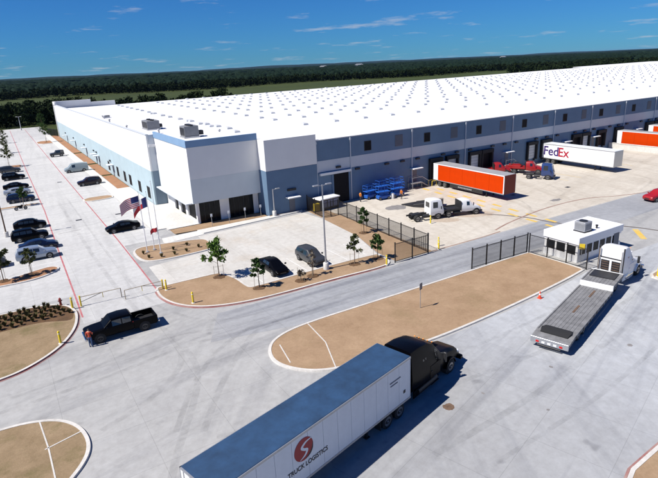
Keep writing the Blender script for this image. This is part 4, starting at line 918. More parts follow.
    for q in range(5):
        yy = -.7 + q * .35; MB().bbox(3.02 + dx * .5, 3.1 + dx * .5, yy - .05, yy + .05, 3.24, 3.30, .01).build('marker_light', 'amber_lamp', r)
    if rack:
        MB().box(.36, .45, -1.08, 1.08, 1.2, 1.35).box(.36, .45, -1.08, 1.08, 2.45, 2.6).box(.36, .45, -1.08, -.92, 1.35, 2.45).box(.36, .45, .92, 1.08, 1.35, 2.45).box(.36, .45, -.1, .1, 1.35, 2.45).build('headache_rack', 'white_paint', r)
        for s in (-1, 1):
            bx_ = MB().box(.38, .455, s * .5 - .38, s * .5 + .38, 1.38, 2.42).build('rack_panel', 'dark_metal', r)
            for q in range(4): MB().box(.35, .38, s * .5 - .36, s * .5 + .36, 1.5 + q * .24, 1.56 + q * .24).build('slat', 'rust', bx_)
            MB().box(.34, .47, s * 1.14 - .05, s * 1.14 + .05, 1.0, 3.9).build('rear_trim', 'dark_metal', r)
        MB().box(.40, .46, -1.05, 1.05, 2.62, 2.72).build('rear_trim', 'dark_metal', r)
    return r
a14 = rad(TA); fx, fy = TO[0] + 15.1 * math.cos(a14), TO[1] + 15.1 * math.sin(a14)
tractor('black sleeper cab tractor pulling the white trailer with blue roof', (fx, fy, 0), TA + 1.5, 'black_paint', fax=5.6, trim='dark_metal')

# docked trailers (rear at the dock, nose towards the yard)
OT = 'orange trailers backed to the dock'
for lab, x, y in (('orange box trailer nearest the office, beside the white yard trucks', 67.9, 71.9), ('orange box trailer right of the white lettered trailer, its nose out of frame', 126.2, 72.2), ('farthest orange box trailer at the upper right edge', 139.6, 72.2)):
    t = box_trailer(lab, (x, y, 0), -90, 'orange_paint', 'grey_roof', Lt=16.2, W=2.7, n=5, skirt=True, white_end=True, nose_mat='nose_shaded', group=OT)
    lm = MB(); random.seed(3)
    for q in range(9): lm.box(q * .36, q * .36 + .26, 0, .24, 0, .006)
    o = link('skirt_marking', lm.mesh('marking', 'galv'), t); o.rotation_euler = (rad(90), 0, 0); o.location = (6.2, -2.7 / 2 + .055, .55)
FT = box_trailer('white box trailer with large purple and crimson lettering at the dock', (99.4, 72.6, 0), -91.5, 'white_paint', 'trailer_white', Lt=16.2, W=2.7, n=6, nose_mat='silver')
me1, a1, b1 = text_mesh('Fed', 2.6, 'purple_ink', bold=.035); me2, a2, b2 = text_mesh('Ex', 2.6, 'crimson_ink', bold=.035)
on_side(FT, me1, .55 - a1, 1.8, 2.7); on_side(FT, me2, .55 + (b1 - a1) + .05 - a2, 1.78, 2.7)

# step-deck trailer and its white tractor
FA = 17.0
SD = thing('step_deck_trailer', 'empty grey step deck flatbed trailer behind the white tractor', 'trailer', (33.2, 22.55, 0), rad(FA))
Wd = 2.9; hh = Wd / 2
random.seed(5)
for k in range(9):
    y0 = -hh + .12 + k * (Wd - .24) / 9; y1 = y0 + (Wd - .24) / 9 - .02
    MB().box(1.3, 12.0, y0, y1, .98, 1.03 + random.uniform(0, .008)).build('plank', 'deck_grey', SD)
    MB().box(12.16, 15.45, y0, y1, 1.46, 1.51 + random.uniform(0, .008)).build('plank', 'deck_grey', SD)
for s in (-1, 1):
    MB().bbox(1.2, 12.05, s * (hh - .05) - .06, s * (hh - .05) + .06, .78, 1.07, .01).build('side_rail', 'deck_grey', SD)
    MB().bbox(12.1, 15.5, s * (hh - .05) - .06, s * (hh - .05) + .06, 1.25, 1.55, .01).build('side_rail', 'deck_grey', SD)
    MB().box(1.0, 15, s * .5 - .08, s * .5 + .08, .7, .97).build('frame_rail', 'dark_metal', SD)
    for x in (3.0, 4.3):
        for o_ in (0, .3): wheel(SD, x, s * (hh - .3 - o_), .42, .26, s)
    MB().box(10.4, 10.55, s * .9 - .07, s * .9 + .07, .05, .95).build('landing_leg', 'dark_metal', SD)
    MB().bbox(-.05, .02, s * 1.1 - .18, s * 1.1 + .18, .72, .86, .01).build('tail_light', 'red_lamp', SD)
MB().bbox(11.98, 12.14, -hh, hh, .95, 1.53, .02).build('step_face', 'white_paint', SD)
MB().bbox(15.42, 15.55, -hh, hh, 1.2, 1.62, .02).build('front_sill', 'galv', SD)
MB().loft([[(0.05, -hh, .62), (0.05, hh, .62), (0.05, hh, .86), (0.05, -hh, .86)], [(1.3, -hh, .78), (1.3, hh, .78), (1.3, hh, 1.02), (1.3, -hh, 1.02)]]).build('beaver_tail', 'deck_grey', SD)
rp = MB()
MB().loft([[(.9, -1.05, .95), (.9, 1.05, .95), (.9, 1.05, 1.05), (.9, -1.05, 1.05)], [(1.5, -1.2, 1.06), (1.5, 1.2, 1.06), (1.5, 1.15, 1.2), (1.5, -1.15, 1.2)], [(2.1, -1.1, 1.05), (2.1, 1.1, 1.05), (2.1, .85, 1.1), (2.1, -.85, 1.1)]]).build('folded_ramp', 'black_rubber', SD, 30)
MB().bbox(-.08, .06, -hh, hh, .45, .95, .02).build('rear_plate', 'galv', SD)
MB().bbox(-.12, -.04, -.9, .9, .28, .4, .02).build('rear_bumper', 'dark_metal', SD)
for yy in (-.9, -.45, 0, .45, .9): MB().box(-.10, -.08, yy - .12, yy + .12, .55, .7).build('reflector', 'red_lamp' if abs(yy) > .5 else 'white_paint', SD)
for x_, yy in ((5.6, .05), (9.6, -.1)): MB().box(x_, x_ + 1.7, yy - .09, yy + .09, 1.042, 1.06).build('rust_streak', 'rust', SD)  # two short rust stains on the deck, laid as thin strips
MB().box(13.6, 15.35, -1.1, 1.1, 1.52, 1.6).build('fifth_wheel_cover', 'dark_metal', SD)
for s in (-1, 1):
    for x_ in range(12): MB().box(1.6 + x_ * .9, 1.72 + x_ * .9, s * hh - .05, s * hh + .05, .8, 1.0).build('stake_pocket', 'dark_metal', SD)
ST2 = [(.45, .95, 2.0, 3.75, 1.18, 1.20, 1.12), (1.2, .80, 2.0, 3.85, 1.20, 1.21, 1.10), (2.0, .65, 2.0, 3.70, 1.20, 1.20, 1.04), (2.6, .62, 2.0, 3.2, 1.19, 1.19, .97), (2.95, .62, 1.98, 2.85, 1.16, 1.16, .92), (3.6, .62, 1.85, 2.02, 1.06, 1.02, .86), (4.6, .62, 1.62, 1.80, 1.02, .95, .78), (5.5, .62, 1.36, 1.52, .98, .90, .72), (5.95, .64, 1.05, 1.18, .94, .86, .70), (6.15, .7, .9, .96, .86, .80, .64)]
tractor('white sleeper cab tractor with dark rear panels beside the gatehouse', (48.35, 27.2, 0), 9, 'white_paint', ST2, rack=True)

# yard trucks, red truck, blue yard tractor
def day_cab(label, loc, heading, mat, name='yard_truck', bed=None, nose=True):
    if nose: st = [(.0, .7, 1.45, 2.25, 1.0, 1.0, .86), (.7, .6, 1.45, 2.35, 1.02, 1.02, .88), (1.25, .6, 1.43, 2.25, 1.0, 1.0, .84), (1.85, .6, 1.40, 1.50, .98, .94, .82), (2.6, .6, 1.28, 1.38, .95, .88, .72), (3.0, .62, 1.05, 1.15, .90, .84, .66), (3.1, .7, .9, .95, .82, .78, .6)]; fx_ = 2.3
    else: st = [(.0, .7, 1.6, 2.85, .98, .98, .90), (.3, .6, 1.6, 2.92, 1.0, 1.0, .92), (1.2, .6, 1.6, 2.9, 1.0, 1.0, .92), (1.75, .6, 1.55, 2.80, 1.0, .98, .88), (2.05, .6, 1.5, 1.62, .98, .96, .86), (2.15, .65, 1.3, 1.4, .95, .92, .84), (2.2, .75, 1.1, 1.2, .9, .88, .8)]; fx_ = 1.2
    r = thing(name, label, 'truck', loc, rad(heading)); rings = [ringpts(s) for s in st]; c0 = (1, 0, 1.2)
    MB().loft(rings).build('cab', mat, r, 32)
    i, j = (2, 3) if nose else (3, 4)
    glass('windscreen', (rings[i][4], rings[i][9], rings[j][9], rings[j][4]), r, (.05, .08), center=c0)
    glass('rear_window', (rings[0][3], rings[0][10], rings[0][9], rings[0][4]), r, (.2, .15), center=c0)
    for k0, k1 in ((3, 4), (10, 9)): glass('side_window', (rings[1][k0], rings[2][k0], rings[2][k1], rings[1][k1]), r, (.08, .12), center=c0)
    for s in (-1, 1):
        MB().tube([(fx_, s * .6, .46), (fx_, s * .985, .46)], .54, 18).build('wheel_arch', 'black_rubber', r)
        wheel(r, fx_, s * .9, .46, .26, s)
        for o_ in (0, .3): wheel(r, -2.1, s * (1.0 - o_), .46, .26, s)
        MB().box(-3.2, 0, s * .42 - .06, s * .42 + .06, .62, .85).build('frame_rail', 'dark_metal', r)
        MB().bbox(st[-1][0] - .06, st[-1][0] + .02, s * .6 - .14, s * .6 + .14, .92 if nose else .85, 1.06 if nose else 1.0, .01).build('headlight', 'clear_lamp', r)
        MB().bbox(st[3][0] - .2, st[3][0] - .1, s * 1.2 - .08, s * 1.2 + .08, 1.5, 1.95, .02).build('mirror', 'dark_metal', r)
        MB().tube([(-1.2, s * .75, .62), (-.2, s * .75, .62)], .24, 12).build('fuel_tank', 'dark_metal', r, 40)
    MB().bbox(st[-1][0] - .1, st[-1][0] + .16, -1.0, 1.0, .42, .68, .04).build('front_bumper', 'dark_metal', r)
    MB().loft([[(-2.7, -.45, .86), (-2.7, .45, .86), (-2.7, .4, .98), (-2.7, -.4, .98)], [(-1.3, -.45, .9), (-1.3, .45, .9), (-1.3, .4, 1.05), (-1.3, -.4, 1.05)]]).build('fifth_wheel', 'dark_metal', r)
    MB().tube([(-2.1, -.9, .46), (-2.1, .9, .46)], .1, 8).build('axle', 'dark_metal', r)
    if bed:
        MB().bbox(-4.0, -.12, -1.08, 1.08, .95, 1.08, .02).build('flat_bed', bed, r)
        for s in (-1, 1): MB().bbox(-4.0, -.12, s * 1.06 - .04, s * 1.06 + .04, 1.08, 1.25, .01).build('bed_rail', bed, r)
        MB().box(-.2, -.1, -1.0, 1.0, 1.08, 2.2).build('headboard', 'dark_metal', r)
    return r
day_cab('white cab-over yard tractor, nearer the fence', (51.0, 56.2, 0), -14, 'white_paint', nose=False)
day_cab('white bonneted flatbed truck parked behind the yard tractor', (56.0, 54.9, 0), -20, 'white_paint', bed='dark_metal')
rt = day_cab('red flatbed truck parked by the dock behind the nearest orange trailer', (86.9, 67.6, 0), -58, 'red_paint', name='red_truck', bed='red_paint')
MB().bbox(-5.6, -3.9, -1.08, 1.08, .75, 1.05, .02).build('tail_deck', 'red_paint', rt)
MB().tube([(-3.6, 0, 1.1), (-2.0, 0, 2.2), (-.6, 0, 1.5)], .1, 8).build('boom', 'dark_metal', rt)
for s in (-1, 1): MB().bbox(-3.4, -1.0, s * .8 - .2, s * .8 + .2, 1.08, 1.6, .03).build('tool_box', 'red_paint', rt)
r2 = day_cab('red truck with boxes half hidden behind the orange trailer', (81.6, 71.0, 0), -40, 'red_paint', name='red_truck', bed='red_paint')
day_cab('dark blue yard tractor standing alone right of the red truck', (84.7, 62.4, 0), -60, 'navy_paint', nose=False)

# blue scissor lifts by the wall
def scissor_lift(label, loc, heading, h=1.0):
    r = thing('scissor_lift', label, 'lift', loc, rad(heading), 'blue scissor lifts beside the dock wall')
    MB().bbox(-1.1, 1.1, -.5, .5, .25, .75, .04).build('chassis', 'lift_blue', r)
    for x in (-.8, .8):
        for s in (-1, 1): wheel(r, x, s * .5, .25, .18, s)
    for k in range(3):
        z = .78 + k * h / 3
        for s in (-1, 1):
            MB().tube([(-.9, s * .4, z), (.9, s * .4, z + h / 3)], .04, 6).build('scissor_arm', 'lift_blue', r); MB().tube([(.9, s * .36, z), (-.9, s * .36, z + h / 3)], .04, 6).build('scissor_arm', 'lift_blue', r)
    zt = .8 + h
    MB().bbox(-1.15, 1.15, -.55, .55, zt, zt + .12, .02).build('platform', 'lift_blue', r)
    for s in (-1, 1):
        for q in (.55, 1.05): MB().tube([(-1.12, s * .52, zt + q), (1.12, s * .52, zt + q)], .035, 6).build('guard_rail', 'lift_blue', r)
        for x in (-1.12, 0, 1.12): MB().tube([(x, s * .52, zt + .1), (x, s * .52, zt + 1.05)], .035, 6).build('post', 'lift_blue', r)
    for x in (-1.12, 1.12):
        for q in (.55, 1.05): MB().tube([(x, -.52, zt + q), (x, .52, zt + q)], .035, 6).build('guard_rail', 'lift_blue', r)
scissor_lift('blue scissor lift leftmost and nearest to the drive-in door', (51.9, 71.6, 0), 10, .5)
scissor_lift('blue scissor lift in the front, second from the left', (53.2, 69.6, 0), -8, .5)
scissor_lift('blue scissor lift against the wall in the middle of the group', (54.7, 71.8, 0), 5, .9)
scissor_lift('blue scissor lift in the front, rightmost of the group', (56.3, 69.6, 0), -5, .6)
scissor_lift('blue scissor lift against the wall, rightmost of the group', (57.8, 71.7, 0), 5, .9)
wb = thing('white_drum', 'white drum standing among the blue scissor lifts', 'drum', (54.75, 69.0, 0)); MB().tube([(0, 0, 0), (0, 0, .05), (0, 0, .85), (0, 0, .9)], [.28, .3, .3, .28], 14).build('barrel', 'white_paint', wb, 40); MB().tube([(0, 0, .9), (0, 0, .93)], .26, 14).build('lid', 'galv', wb)
# white topped generator box, yellow cabinet
gn = thing('generator_box', 'dark sided box with a white top beside the drive-in door', 'generator', (42.9, 71.0, 0), rad(8))
MB().bbox(-1.9, 1.9, -.9, .9, .25, 1.75, .04).build('casing', 'dark_metal', gn); MB().bbox(-2.05, 2.05, -1.0, 1.0, 1.75, 1.95, .04).build('top', 'white_paint', gn)
for k in range(3): MB().box(-1.7 + k * 1.2, -.7 + k * 1.2, -.925, -.9, .5, 1.6).build('door_panel', 'navy_paint', gn)
MB().box(-1.9, 1.9, -.8, .8, 0, .25).build('skid', 'dark_metal', gn)
yc_ = thing('yellow_cabinet', 'small yellow cabinet by the corner of the fence', 'cabinet', (40.7, 70.4, 0)); MB().bbox(-.5, .5, -.3, .3, .1, 1.3, .03).build('casing', 'yellow_paint', yc_); MB().box(-.5, .5, -.3, .3, 0, .1).build('base', 'dark_metal', yc_); MB().box(-.42, .42, -.32, -.3, .2, 1.2).build('door', 'yellow_paint', yc_)
# dark yard ramp lying on the apron
yr = thing('yard_ramp', 'long dark steel loading ramp lying flat behind the white yard tractor', 'ramp', (53.2, 64.8, 0), rad(-52))
MB().loft([[(0, -.1, .02), (0, .1, .02), (0, .1, .1), (0, -.1, .1)], [(2.2, -1.2, .02), (2.2, 1.2, .02), (2.2, 1.2, .35), (2.2, -1.2, .35)], [(6.5, -1.2, .02), (6.5, 1.2, .02), (6.5, 1.2, .95), (6.5, -1.2, .95)]]).build('deck', 'dark_metal', yr)
for s in (-1, 1): MB().tube([(2.2, s * 1.15, .4), (6.5, s * 1.15, 1.05)], .06, 6).build('side_rail', 'dark_metal', yr)

# ------------------------------------------------------------------ street furniture
bol = MB().tube([(0, 0, 0), (0, 0, 1.1), (0, 0, 1.17), (0, 0, 1.2)], [.1, .1, .07, .01], 12).mesh('post', 'yellow_paint', 40)
bslv = MB().tube([(0, 0, .92), (0, 0, .98)], .104, 12).mesh('reflective_band', 'white_paint')
bft = MB().tube([(0, 0, 0), (0, 0, .06)], [.2, .16], 12).mesh('footing', 'walk_concrete')
for x, y, lab, h in ((12.1, 53.6, 'yellow bollard at the corner of the planted island by the barrier gate', .1), (13.35, 48.6, 'yellow bollard on the planted island nearest the road', .1),
    (1.2, 47.6, 'yellow bollard on the dry grass of the shrub island', .1), (3.1, 54.9, 'yellow bollard on the shrub island behind the pickup', .1),
    (34.7, 44.9, 'yellow bollard at the kerb beside the sliding gate', .1), (43.0, 45.3, 'yellow bollard at the end post of the yard fence', 0), (49.6, 54.0, 'yellow bollard in front of the white yard tractor', 0),
    (53.9, 25.2, 'yellow bollard at the tip of the island by the right edge', .1), (43.8, 46.2, 'yellow bollard behind the fence end post', 0)):
    r = thing('bollard', lab, 'bollard', (x, y, h), 0, 'yellow bollards'); link('post', bol, r); link('reflective_band', bslv, r); link('footing', bft, r)
def lamp_post(x, y, h, label, z=.1, arms=2, mat='galv', rz=0):
    r = thing('lamp_post', label, 'lamp post', (x, y, z), rz, 'car park lamp posts')
    MB().tube([(0, 0, 0), (0, 0, .75), (0, 0, .8)], [.32, .32, .28], 16).build('concrete_base', 'walk_concrete' if mat == 'galv' else 'kerb_concrete', r, 40)
    MB().tube([(0, 0, .8), (0, 0, h)], [.11, .075], 10).build('pole', mat, r, 40)
    for s in ((-1, 1) if arms == 2 else (1,)):
        a = MB().tube([(0, 0, h - .12), (s * .55, 0, h - .02)], .035, 6).build('arm', mat, r)
        MB().bbox(s * .8 - .35, s * .8 + .35, -.16, .16, h - .06, h + .06, .03).build('lamp_head', mat, r)
lamp_post(28.6, 48.1, 9.7, 'tall grey lamp post on the planted island beside the dark SUV')
lamp_post(-1.5, 88.9, 9.6, 'tall brown lamp post between parked cars at the left edge', z=0, mat='rust')
lamp_post(10.6, 281, 6.0, 'white post with a crossarm at the far end of the parking lane', z=0, mat='white_paint')
lamp_post(34.2, 72.3, 4.2, 'slim pale lamp post against the blue wall beside the office', z=.12, mat='galv', arms=1)
# flagpoles and flags
def flagpole(x, y, h, label, flag, rz=0.0):
    r = thing('flagpole', label, 'flagpole', (x, y, .1), 0, 'flagpoles before the office')
    MB().tube([(0, 0, 0), (0, 0, .12)], .22, 12).build('base_collar', 'galv', r)
    MB().tube([(0, 0, .1), (0, 0, h)], [.06, .03], 8).build('pole', 'white_paint', r, 40)
    MB().tube([(0, 0, h), (0, 0, h + .06), (0, 0, h + .12)], [.03, .06, .01], 8).build('ball', 'galv', r)
    MB().tube([(.07, 0, 1.2), (.07, 0, h - .1)], .006, 4).build('halyard', 'white_paint', r)
def flag(x, y, ztop, wd, hg, label, kind, ang, droop):
    """waving cloth hanging from the pole, stripes built as strips of one cloth"""
    r = thing('flag', label, 'flag', (x, y, 0), ang, 'flags before the office')
    nu, nv = 16, 13; th = .008
    def P_(u, v, off): 
        w_ = u * wd
        return (w_ * .93, .12 * math.sin(u * 7.5 + v * .8) * (.3 + u) + off, ztop - v * hg - droop * u * u * wd - .05 * math.sin(u * 6))
    def piece(nm, u0, u1, v0, v1, mat, off=0.0):
        mb = MB(); n = max(3, int(nu * (u1 - u0))); us = np.linspace(u0, u1, n); vs_ = np.linspace(v0, v1, 4)
        f_ = [P_(u, v, off - th) for v in vs_ for u in us]; b_ = [P_(u, v, off + th) for v in vs_ for u in us]; k = len(f_); fs = []
        for j in range(3):
            for i in range(n - 1):
                a = j * n + i; fs.append((a, a + 1, a + n + 1, a + n)); fs.append((k + a, k + a + n, k + a + n + 1, k + a + 1))
        mb.add(f_ + b_, fs); mb.build(nm, mat, r, 60)
    if kind == 'stripes':
        for s in range(13): piece('stripe', 0.0 if s > 6 else .4, 1, s / 13, (s + 1) / 13, 'flag_red' if s % 2 == 0 else 'flag_white')
        piece('canton', 0, .4, 0, 7 / 13, 'flag_blue')
    elif kind == 'lone':
        piece('hoist_panel', 0, .34, 0, 1, 'flag_blue'); piece('upper_band', .34, 1, 0, .5, 'flag_white'); piece('lower_band', .34, 1, .5, 1, 'flag_red')
    else:
        piece('cloth', 0, 1, 0, 1, 'flag_red')
flagpole(13.6, 67.6, 7.9, 'leftmost white flagpole on the dirt in front of the office', 0); flagpole(14.6, 68.0, 7.7, 'middle white flagpole on the dirt in front of the office', 0); flagpole(14.9, 66.0, 9.3, 'tallest white flagpole, rightmost of the three before the office', 0)
flag(13.55, 67.6, 7.6, 2.5, 1.4, 'red and white striped flag with blue canton drooping in the wind', 'stripes', rad(172), .38)
flag(14.55, 68.0, 7.2, 1.9, 1.3, 'blue, white and red flag with vertical blue hoist panel', 'lone', rad(160), .75)
flag(14.85, 66.0, 3.6, .9, .55, 'small plain red flag low on the tallest pole', 'plain', rad(170), .4)
# sign posts
def sign(x, y, h, wd, hg, label, mat='galv', face=200, z=0.1, post='galv', name='sign_post'):
    r = thing(name, label, 'sign', (x, y, z), rad(face)); MB().box(-.025, .025, -.025, .025, 0, h - .02).build('post', post, r)
    MB().bbox(-.06, -.03, -wd / 2, wd / 2, h - hg, h, .01).build('sign_panel', mat, r)
    MB().box(-.065, -.06, -wd / 2 + .04, wd / 2 - .04, h - hg + .04, h - hg + .08).build('border', 'dark_metal', r)
sign(30.3, 34.2, 2.5, .5, .65, 'grey backed road sign on a thin post in the dirt median', 'grey_paint', 110)
for i, (x, nm) in enumerate(((24.5, 'first'), (27.2, 'second'), (29.8, 'third'), (32.4, 'fourth'))):
    sign(x, 73.4, 1.9, .3, .45, 'small white sign post before the office, %s from the left' % nm, 'white_paint', 90, z=.09)
sign(51.3, 32.0, 2.4, .55, .6, 'yellow sign on a post at the gatehouse corner', 'yellow_paint', 40, z=0)
# cone
cn = thing('traffic_cone', 'orange red traffic cone beside the median kerb', 'cone', (40.7, 29.1, .004)); MB().bbox(-.2, .2, -.2, .2, 0, .05, .02).build('base', 'safety_orange', cn)
MB().tube([(0, 0, .05), (0, 0, .7), (0, 0, .74)], [.15, .04, .02], 14).build('cone', 'safety_orange', cn, 40); MB().tube([(0, 0, .36), (0, 0, .5)], [.099, .077], 14).build('white_band', 'white_paint', cn)
# hydrant
hy = thing('fire_hydrant', 'dark red fire hydrant at the edge of the shrub island', 'hydrant', (2.2, 56.5, .1))
MB().tube([(0, 0, 0), (0, 0, .05), (0, 0, .06), (0, 0, .6), (0, 0, .65), (0, 0, .75), (0, 0, .82)], [.17, .17, .11, .11, .14, .1, .02], 12).build('barrel', 'hydrant_red', hy, 40)
for d in ((1, 0), (-1, 0), (0, -1)): MB().tube([(d[0] * .1, d[1] * .1, .48), (d[0] * .2, d[1] * .2, .48)], .06, 10).build('outlet_cap', 'hydrant_red', hy)
# swing barrier
def barrier(x, y, ln, sgn, label):
    r = thing('barrier_gate', label, 'barrier', (x, y, 0), 0, 'swing barriers across the lane')
    MB().tube([(0, 0, 0), (0, 0, 1.15)], .08, 10).build('hinge_post', 'yellow_paint', r)
    MB().tube([(0, 0, 1.0), (sgn * ln, -.15, 1.0)], .035, 8).build('top_bar', 'stake', r)
    MB().tube([(0, 0, .45), (sgn * ln * .55, -.08, 1.0)], .03, 8).build('brace', 'stake', r)
    MB().tube([(sgn * ln * .55, -.08, 1.0), (sgn * ln * .55, -.08, .45)], .03, 8).build('stile', 'yellow_paint', r)
    MB().tube([(sgn * ln, -.15, 0), (sgn * ln, -.15, 1.0)], .04, 8).build('latch_post', 'stake', r)
barrier(3.9, 55.1, 3.9, 1, 'left half of the swing barrier across the lane behind the pickup'); barrier(11.9, 54.2, 3.9, -1, 'right half of the swing barrier across the lane behind the pickup')

# ------------------------------------------------------------------ people
def person(label, loc, heading, shirt, legs, cap='hair', h=1.74, arms='down', group=None, sc=1.0):
    V = []; E = []; RR = []
    def add(p, r, par=None):
        V.append(p); RR.append(r); i = len(V) - 1
        if par is not None: E.append((par, i))
        return i
    pel = add((0, 0, .94), (.155, .105)); wa = add((0, 0, 1.08), (.135, .10), pel); ch = add((.015, 0, 1.30), (.17, .115), wa); sh = add((.0, 0, 1.43), (.13, .08), ch); nk = add((.015, 0, 1.51), (.055, .055), sh); hb_ = add((.03, 0, 1.57), (.075, .085), nk); hm = add((.035, 0, 1.645), (.08, .10), hb_); ht = add((.025, 0, 1.72), (.055, .07), hm)
    ns = add((.135, 0, 1.615), (.014, .014), hm)
    for s in (-1, 1):
        add((.02, s * .085, 1.63), (.012, .02), hm)
        hip = add((0, s * .095, .88), (.095, .095), pel); kn = add((.03 * s, s * .105, .49), (.06, .062), hip); an = add((-.01 + .04 * s, s * .11, .10), (.042, .045), kn); he = add((-.03 + .04 * s, s * .11, .045), (.042, .04), an); add((.17 + .04 * s, s * .125, .035), (.042, .032), he)
        so = add((0, s * .19, 1.41), (.062, .062), sh)
        if arms == 'down' or s > 0: el = (.0, s * .25, 1.13); wr = (.09, s * .25, .90); hd = (.12, s * .245, .82); fd = (.03, 0, -.09)
        else: el = (.08, s * .25, 1.14); wr = (.30, s * .20, 1.12); hd = (.38, s * .19, 1.13); fd = (.09, 0, .02)
        e_ = add(el, (.045, .045), so); w_ = add(wr, (.032, .032), e_); h_ = add(hd, (.038, .022), w_)
        for q, l in enumerate((.8, 1.0, 1.05, .9)):
            dy = (q - 1.5) * .02; m1 = add((hd[0] + fd[0] * .5 * l, hd[1] + dy, hd[2] + fd[2] * .5 * l - .008), (.0085, .0085), h_); add((hd[0] + fd[0] * l, hd[1] + dy, hd[2] + fd[2] * l - .02), (.0075, .0075), m1)
        t1 = add((hd[0] + .03, hd[1] - s * .03, hd[2] + .02), (.010, .010), w_); add((hd[0] + .055, hd[1] - s * .035, hd[2] - .01), (.009, .009), t1)
    me = bpy.data.meshes.new('body'); me.from_pydata(V, E, []); o = bpy.data.objects.new('tmp_body', me); COL.objects.link(o)
    md = o.modifiers.new('skin', 'SKIN'); md.use_smooth_shade = True
    sv = me.skin_vertices[0].data
    for i, r_ in enumerate(RR): sv[i].radius = r_
    sv[0].use_root = True
    o.modifiers.new('sub', 'SUBSURF').levels = 1
    dg = bpy.context.evaluated_depsgraph_get(); m2 = bpy.data.meshes.new_from_object(o.evaluated_get(dg)); bpy.data.objects.remove(o)
    m2.materials.clear()
    for mm in ('skin', shirt, legs, cap, 'black_rubber'): m2.materials.append(M[mm])
    for p in m2.polygons:
        c = p.center
        if c.z < .08: k = 4
        elif c.z < .98 and abs(c.y) < .21: k = 2
        elif c.z > 1.655 and c.x < .09 or (c.z > 1.6 and c.x < -.01): k = 3
        elif c.z > 1.475: k = 0
        elif abs(c.y) > .2 and (c.z < 1.16 or c.x > .12) : k = 0
        elif c.z < .98: k = 0
        else: k = 1
        p.material_index = k; p.use_smooth = True
    r = thing('person', label, 'person', loc, rad(heading), group); b = link('body', m2, r)
    r.scale = (sc, sc, sc)
    return r
person('person in a red shirt and blue jeans standing beside the black pickup', (3.34, 45.45, 0), 70, 'shirt_red', 'jeans', arms='fwd')
person('person in an orange vest near the drive-in door', (49.4, 70.8, 0), 10, 'vest_orange', 'trousers_dark')
person('person in dark trousers and orange vest beside the blue lifts', (55.6, 67.7, 0), 200, 'vest_orange', 'trousers_dark')

# ------------------------------------------------------------------ young trees, shrubs
def leaf_cloud(center_fn, n, size, seed, flat=0.6):
    rng = random.Random(seed); mb = MB()
    for _ in range(n):
        p = Vector(center_fn(rng)); a = Vector((rng.gauss(0, 1), rng.gauss(0, 1), rng.gauss(0, flat))).normalized(); b = a.orthogonal().normalized(); b.rotate(Matrix.Rotation(rng.uniform(0, 6.28), 3, a)); c = a.cross(b)
        s = size * rng.uniform(.6, 1.3)
        mb.add([p - b * s, p + c * s * .5 + a * s * .15, p + b * s, p - c * s * .5 + a * s * .15], [(0, 1, 2, 3)])
    return mb
def young_tree(x, y, h, cr, label, leaf='leaf_light', dens=420, seed=1, z=.1, stakes=True, ring=True, lean=0, group='young trees in the islands'):
    rng = random.Random(seed); r = thing('young_tree', label, 'tree', (x, y, z), rng.uniform(0, 6), group)
    tr = MB().tube([(0, 0, 0), (.03, .02, h * .3), (.02, .05, h * .62), (.05, .03, h * .9)], [.055, .045, .035, .012], 8); lobes = []
    for k in range(9):
        a = k * 2.4 + rng.uniform(-.4, .4); z0 = h * (.38 + .06 * k); L_ = cr * rng.uniform(.55, 1.0) * (1.1 - .06 * k)
        e = Vector((math.cos(a) * L_, math.sin(a) * L_, z0 + L_ * rng.uniform(.35, .8)))
        tr.tube([(.03, .03, z0), (e.x * .5, e.y * .5, z0 + (e.z - z0) * .6), e], [.022, .015, .006], 5); lobes.append((e, cr * rng.uniform(.25, .45)))
        lobes.append(((e + Vector((0, 0, z0))) / 2 + Vector((0, 0, .1)), cr * rng.uniform(.18, .3)))
    lobes.append((Vector((.05, .03, h * .95)), cr * .35))
    def cf(q):
        e, s = q.choice(lobes); v = Vector((q.gauss(0, 1), q.gauss(0, 1), q.gauss(0, 1))).normalized() * s * q.uniform(.2, 1.0); return e + v
    tr.build('trunk', 'bark', r, 50)
    leaf_cloud(cf, int(dens * 2.2), .155, seed + 9).build('crown', leaf, r)
    if stakes:
        for s in (-1, 1): MB().tube([(s * .5, s * .12, 0), (s * .5, s * .12, 1.4)], .022, 6).build('stake', 'stake', r)
        MB().tube([(-.5, -.12, 1.25), (0, 0, 1.2), (.5, .12, 1.25)], .008, 4).build('tie', 'dark_metal', r)
    if ring:
        k = 20; ps = []
        for i in range(k):
            a = 2 * math.pi * i / k; q = .75 * (1 + rng.uniform(-.12, .12)); ps.append((math.cos(a) * q, math.sin(a) * q))
        mb = MB(); inner = [(p[0] * .6, p[1] * .6) for p in ps]
        mb.loft([[(*p, -.01) for p in ps], [(*p, .05) for p in inner]]); o = mb.build('mulch_ring', 'mulch', r)
    return r
young_tree(18.0, 53.6, 4.2, 1.35, 'tallest green staked tree, leftmost on the planted island', 'leaf_light', 620, 11)
young_tree(20.3, 48.0, 3.3, .75, 'slim dark green staked tree before the black sedan', 'leaf_dark', 420, 12)
young_tree(24.7, 46.9, 1.1, .5, 'tiny sapling in a mulch ring left of the lamp post', 'leaf_dry', 60, 13)
young_tree(26.4, 47.3, 3.0, .5, 'nearly bare grey sapling behind the mulch ring by the dark SUV', 'leaf_dry', 70, 14)
young_tree(32.0, 47.4, 3.6, .75, 'thin olive tree on the planted island right of the lamp post', 'leaf_olive', 260, 15)
young_tree(35.2, 47.2, 2.9, .8, 'round green young tree near the sliding gate', 'leaf_dark', 360, 16)
young_tree(39.9, 56.6, 3.6, .75, 'dark green tree leaning on the fence verge', 'leaf_dark', 420, 17, z=0.01)
young_tree(.4, 68.4, 3.2, .8, 'olive young tree on the parking island by the silver SUV', 'leaf_olive', 240, 18)
